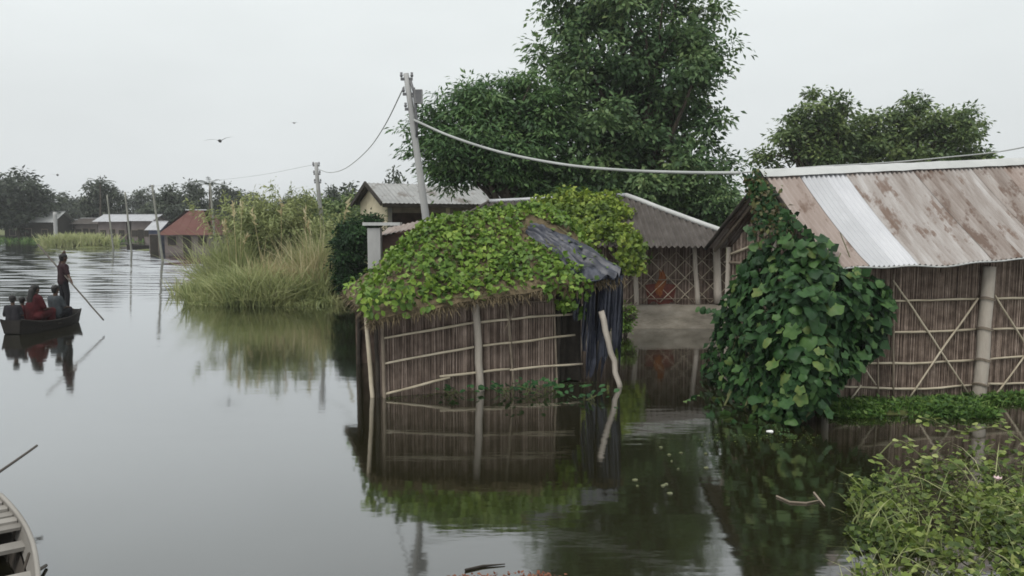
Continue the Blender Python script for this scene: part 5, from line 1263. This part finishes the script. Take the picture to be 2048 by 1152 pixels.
m = MB(); m.pole(G(30, 1166, .18), G(92, 1131, .02), .02, .016, 7, 6, .003); tag(m.build('bamboo_pole', M_pole, None, smooth=True), 'short dark pole end dipping in the water beside the pale boat', 'pole')

# ------------------------------------------------------------------ people
def solid(name, shapes, voxel, material, parent, kind=None):
    """one continuous skin over overlapping tapered shapes"""
    m = MB()
    for s_ in shapes: m.caps(*s_, n=12)
    ob = m.build('tmp', material); md = ob.modifiers.new('r', 'REMESH'); md.mode = 'VOXEL'; md.voxel_size = voxel; md.use_smooth_shade = True
    sm = ob.modifiers.new('s', 'SMOOTH'); sm.factor = .5; sm.iterations = 3
    dg = bpy.context.evaluated_depsgraph_get(); me = bpy.data.meshes.new_from_object(ob.evaluated_get(dg)); me.name = name
    bpy.data.objects.remove(ob); me.materials.clear(); me.materials.append(material)
    at = me.attributes.get('tint') or me.attributes.new('tint', 'FLOAT', 'FACE')
    return link(name, me, parent, kind)
V = Vector
M_skin = mat('skin', [(.05, .03, .022), (.07, .042, .03), (.09, .055, .038)], 4, .6, tw=0)
M_hair = mat('hair', [(.006, .006, .006), (.012, .011, .010), (.02, .018, .016)], 20, .5, tw=0)
M_shirt_d = mat('dark_maroon_shirt', [(.012, .006, .007), (.020, .009, .011), (.03, .015, .018)], 4, .9, .2, 14, tw=0)
M_trouser = mat('dark_trousers', [(.007, .007, .009), (.013, .013, .016), (.02, .02, .024)], 4, .9, .2, 14, tw=0)
M_sari = mat('red_sari', [(.022, .002, .003), (.042, .004, .006), (.07, .009, .010)], 5, .85, .3, 14, tw=0)
M_shirt_g = mat('grey_blue_shirt', [(.022, .027, .031), (.04, .047, .052), (.06, .068, .074)], 4, .9, .2, 14, tw=0)
M_shirt_k = mat('black_shirt', [(.008, .008, .010), (.015, .014, .017), (.024, .022, .026)], 4, .9, .2, 14, tw=0)
M_eye = mat('eye', [(.01, .01, .01), (.02, .02, .02), (.03, .03, .03)], 4, .3, tw=0)
def hand(w_, d_, g_, c_, s_=1.0):
    """palm, four curled fingers of unequal length, thumb from the side; d_ out of the wrist, g_ across the knuckles, c_ the curl direction"""
    d_, g_, c_ = V(d_).normalized(), V(g_).normalized(), V(c_).normalized(); w_ = V(w_); out_ = []
    for k in (-1, 0, 1): out_.append((w_+g_*.018*k*s_, .020*s_, w_+d_*.085*s_+g_*.026*k*s_, .017*s_))
    for k, ln_ in ((-1.5, .068), (-.5, .080), (.5, .076), (1.5, .060)):
        b_ = w_+d_*.088*s_+g_*.0245*k*s_; m_ = b_+(d_*.75+c_*.65).normalized()*ln_*.5*s_; e_ = m_+(c_*.95-d_*.25).normalized()*ln_*.5*s_; out_ += [(b_, .0105*s_, m_, .0098*s_), (m_, .0098*s_, e_, .0085*s_)]
    b_ = w_+d_*.03*s_-g_*.030*s_; m_ = b_+(d_*.5-g_*.6+c_*.5).normalized()*.036*s_; e_ = m_+(d_*.4+c_*.9).normalized()*.032*s_; out_ += [(b_, .014*s_, m_, .0115*s_), (m_, .0115*s_, e_, .0095*s_)]
    return out_
def head_shapes(c, f, s_=1.0):
    """c: middle of the head, f: facing (level)"""
    f = V(f).normalized(); r_ = V((f.y, -f.x, 0)); up = V((0, 0, 1)); c = V(c); o_ = []
    o_ += [(c+up*.035*s_-f*.02*s_, .092*s_, c+up*.03*s_+f*.015*s_, .086*s_), (c+f*.025*s_-up*.01*s_, .072*s_, c+f*.035*s_-up*.085*s_, .043*s_)]
    o_ += [(c+f*.098*s_+up*.012*s_, .010*s_, c+f*.118*s_-up*.022*s_, .013*s_), (c+f*.088*s_-up*.058*s_-r_*.016*s_, .010*s_, c+f*.088*s_-up*.058*s_+r_*.016*s_, .010*s_)]
    for k in (-1, 1): o_.append((c+r_*.090*k*s_+up*.018*s_-f*.008*s_, .016*s_, c+r_*.088*k*s_-up*.024*s_, .012*s_))
    o_.append((c-up*.06*s_-f*.015*s_, .055*s_, c-up*.15*s_-f*.02*s_, .056*s_)); return o_
def person(label, root_loc, yaw, J, clothes, hairs, hands, sc=1.0, face=(0, 1, 0), skirt=None):
    """J: joints in local metres, figure facing +Y locally"""
    root = empty('person', root_loc, yaw, label, 'person'); root.scale = (sc, sc, sc); S = []
    pe, ch, hd_ = V(J['pelvis']), V(J['chest']), V(J['head']); sw = J.get('sw', .165); f = V(face).normalized(); r_ = V((f.y, -f.x, 0))
    sh = {1: ch+r_*sw+V((0, 0, .05)), -1: ch-r_*sw+V((0, 0, .05))}
    for k in (-1, 1): S += [(pe+r_*.075*k, .115, pe.lerp(ch, .55)+r_*.065*k, .105), (pe.lerp(ch, .5)+r_*.06*k, .105, ch+r_*.085*k, .115)]
    S += [(ch+V((0, 0, .04)), .07, hd_-V((0, 0, .14)), .055), (sh[-1], .062, sh[1], .062)]; S += head_shapes(hd_, f)
    for k, nm in ((1, 'r'), (-1, 'l')):
        e_, w_ = V(J['elbow_'+nm]), V(J['wrist_'+nm]); S += [(sh[k], .058, e_, .042), (e_, .040, w_, .027)]
        S += hand(w_, *hands[nm])
        hp = pe+r_*.095*k-V((0, 0, .03)); kn, an = V(J['knee_'+nm]), V(J['ankle_'+nm]); S += [(hp, .088, kn, .058), (kn, .056, kn.lerp(an, .35), .054), (kn.lerp(an, .35), .054, an, .036)]
        ft_ = V(J.get('toe_'+nm, an+f*.17-V((0, 0, .05)))); S += [(an-V((0, 0, .03))-f*.035, .035, ft_, .028)]
    body = solid('body', S, .0095, M_skin, root)
    C_ = lambda a_, ra, b_, rb: (V(a_), ra, V(b_), rb)
    if 'shirt' in clothes:
        G_ = []
        for k in (-1, 1): G_ += [(pe+r_*.075*k+V((0, 0, -.04)), .130, pe.lerp(ch, .55)+r_*.065*k, .122), (pe.lerp(ch, .5)+r_*.06*k, .122, ch+r_*.085*k, .132)]
        G_ += [(sh[-1], .078, sh[1], .078)]
        for k, nm in ((1, 'r'), (-1, 'l')): e_ = V(J['elbow_'+nm]); G_ += [(sh[k], .075, sh[k].lerp(e_, .85), .062)]
        solid('shirt', G_, .014, clothes['shirt'], root)
    if 'trousers' in clothes:
        G_ = []
        for k, nm in ((1, 'r'), (-1, 'l')):
            hp = pe+r_*.095*k-V((0, 0, .03)); kn, an = V(J['knee_'+nm]), V(J['ankle_'+nm]); G_ += [(pe+r_*.06*k, .125, hp, .112), (hp, .108, kn, .078), (kn, .078, kn.lerp(an, .88), .066)]
        solid('trousers', G_, .014, clothes['trousers'], root)
    if skirt: solid('sari', skirt, .016, clothes['sari'], root)
    hs = [(hd_+V((0, 0, .05))-f*.03, .098, hd_+V((0, 0, .055))+f*.012, .093), (hd_+V((0, 0, .02))-f*.045, .085, hd_-V((0, 0, .03))-f*.05, .068)]+[tuple(h_) for h_ in hairs]
    solid('hair', hs, .012, M_hair, root)
    for k in (-1, 1):
        m = MB(); m.ell(hd_+f*.098+r_*.034*k+V((0, 0, .018)), (.011, .011, .009), 8, 6); m.build('eye', M_eye, root, smooth=True)
    return root
def bloc(x, y, z):            # a place in the boat's own coordinates
    q = Matrix.Rotation(BYAW, 4, 'Z') @ V((x, y, z)); return V((BX, BY_, 0))+q
# boatman: stands on the far deck with his back half turned, both hands on the pole
mroot = bloc(-.05, 1.05, .385); myaw = -.35
pA, pB = P(76, 489, 23.9), P(207, 640, 22.0); pdir = (pB-pA).normalized()
def to_local(q): return Matrix.Rotation(-myaw, 4, 'Z') @ (V(q)-mroot)
gR = to_local(pA.lerp(pB, .54)); gL = to_local(pA.lerp(pB, .33)); pdl = (to_local(pB)-to_local(pA)).normalized()
J = dict(pelvis=(0, 0, .93), chest=(0, .03, 1.32), head=(.0, .06, 1.60), knee_r=(.12, .03, .50), ankle_r=(.14, -.02, .09), knee_l=(-.11, .05, .50), ankle_l=(-.13, .01, .09))
MAN_GRIP = (gR, gL)
shR = V((.165, .03, 1.37)); shL = V((-.165, .03, 1.37))
def elbow(s_, w_, l1=.30, l2=.27, hint=V((0, 0, -1))):
    d_ = w_-s_; D_ = min(d_.length, l1+l2-.01); a_ = (l1*l1-l2*l2+D_*D_)/(2*D_); h_ = math.sqrt(max(l1*l1-a_*a_, 0)); n_ = d_.normalized(); p_ = hint-n_*hint.dot(n_); return s_+n_*a_+p_.normalized()*h_
def wrist_for(g_, s_): d_ = (g_-s_); D_ = min(d_.length-.07, .55); return s_+d_.normalized()*D_
wR = wrist_for(gR, shR); wL = wrist_for(gL, shL)
J['wrist_r'], J['wrist_l'] = wR, wL; J['elbow_r'] = elbow(shR, wR, hint=V((.6, -.3, -1))); J['elbow_l'] = elbow(shL, wL, hint=V((-.8, .0, -1)))
hands = {'r': ((gR-wR), pdl, V((0, 0, -1))), 'l': ((gL-wL), pdl, V((0, 0, -1)))}
person('man in dark maroon shirt and dark trousers standing on the boat, pushing a long pole', mroot, myaw, J, {'shirt': M_shirt_d, 'trousers': M_trouser}, [], hands, 1.02, face=(.35, 1, 0))
m = MB(); m.pole(pA, pB, .026, .022, 8, 12, .006); tag(m.build('punt_pole', M_pole, None, smooth=True), 'long punting pole held by the standing boatman, dipping into the water', 'pole')
# seated passengers
def sitter(label, loc, yaw, clothes, sc, hairs=(), face=(0, 1, 0), sari=False, lean=.03):
    J = dict(pelvis=(0, 0, .42), chest=(0, lean, .80), head=(0, lean+.03, 1.085), knee_r=(.13, .40, .50), ankle_r=(.13, .36, .09), knee_l=(-.13, .40, .50), ankle_l=(-.13, .36, .09),
             elbow_r=(.24, .10, .60), elbow_l=(-.24, .10, .60), wrist_r=(.14, .33, .57), wrist_l=(-.14, .33, .57))
    hands = {'r': ((-.1, 1, -.1), (1, .1, 0), (0, .2, -1)), 'l': ((.1, 1, -.1), (-1, .1, 0), (0, .2, -1))}
    sk = None
    if sari:
        sk = [(V((0, 0, .40)), .20, V((0, .02, .62)), .165), (V((-.06, .02, .60)), .14, V((-.06, lean, .85)), .14), (V((.06, .02, .60)), .14, V((.06, lean, .85)), .14), (V((-.16, lean, .86)), .085, V((.16, lean, .86)), .085),
              (V((.1, .05, .42)), .15, V((.12, .42, .50)), .10), (V((-.1, .05, .42)), .15, V((-.12, .42, .50)), .10), (V((.12, .40, .48)), .10, V((.12, .36, .12)), .12), (V((-.12, .40, .48)), .10, V((-.12, .36, .12)), .12), (V((-.16, -.05, .38)), .12, V((.16, -.05, .38)), .12), (V((-.18, -.08, .15)), .10, V((.18, -.08, .15)), .10), (V((0, -.10, .70)), .12, V((.04, -.12, .25)), .14),
              (V((.16, lean, .86)), .082, V((.23, .09, .64)), .068), (V((-.16, lean, .86)), .082, V((-.23, .09, .64)), .068)]
    return person(label, loc, yaw, J, clothes, hairs, hands, sc, face, sk)
long_hair = [(V((0, -.04, 1.06)), .085, V((0, -.09, .86)), .085), (V((0, -.09, .88)), .085, V((.02, -.13, .68)), .06)]
fl_ = -.06
sitter('woman in a red sari with long dark hair sitting in the boat', bloc(-.06, -.28, fl_), -.3, {'sari': M_sari}, 1.12, long_hair, sari=True)
sitter('person in grey-blue shirt sitting behind the woman in red', bloc(.08, .42, fl_), -.2, {'shirt': M_shirt_g, 'trousers': M_trouser}, 1.06)
sitter('person in black shirt hunched at the near left end of the boat', bloc(-.20, -1.00, fl_), .3, {'shirt': M_shirt_k, 'trousers': M_trouser}, .92, lean=.10)
sitter('child in dark red shirt sitting between the woman in red and the person in black', bloc(-.34, -.42, fl_), .1, {'shirt': M_sari, 'trousers': M_trouser}, .84)

# ------------------------------------------------------------------ damp air
hz = bpy.data.materials.new('haze_air'); hz.use_nodes = True; ht = hz.node_tree; ht.nodes.clear()
ho = ht.nodes.new('ShaderNodeOutputMaterial'); hv = ht.nodes.new('ShaderNodeVolumePrincipled'); hv.inputs['Color'].default_value = (.93, .95, .97, 1); hv.inputs['Density'].default_value = .0006; hv.inputs['Anisotropy'].default_value = .2
ht.links.new(hv.outputs[0], ho.inputs['Volume'])
m = MB(); m.box((0, 280, 8.0), (500, 380, 10.0)); hzo = m.build('haze', hz); tag(hzo, 'thin damp haze over the flooded village', 'haze', kind='stuff')

# ------------------------------------------------------------------ put every group origin at its thing's base
bpy.context.view_layer.update()
for r_ in [o_ for o_ in list(SC.objects) if o_.type == 'EMPTY' and o_.parent is None and o_.location.length < 1e-6]:
    pts_ = []
    for c_ in r_.children_recursive:
        if c_.type == 'MESH': pts_ += [c_.matrix_world @ V(b_) for b_ in c_.bound_box]
    if not pts_: continue
    lo = [min(p[i] for p in pts_) for i in range(3)]; hi = [max(p[i] for p in pts_) for i in range(3)]
    loc = V(((lo[0]+hi[0])/2, (lo[1]+hi[1])/2, lo[2])); r_.location = loc
    for c_ in r_.children: c_.matrix_parent_inverse = Matrix.Translation(-loc)
bpy.context.view_layer.update()
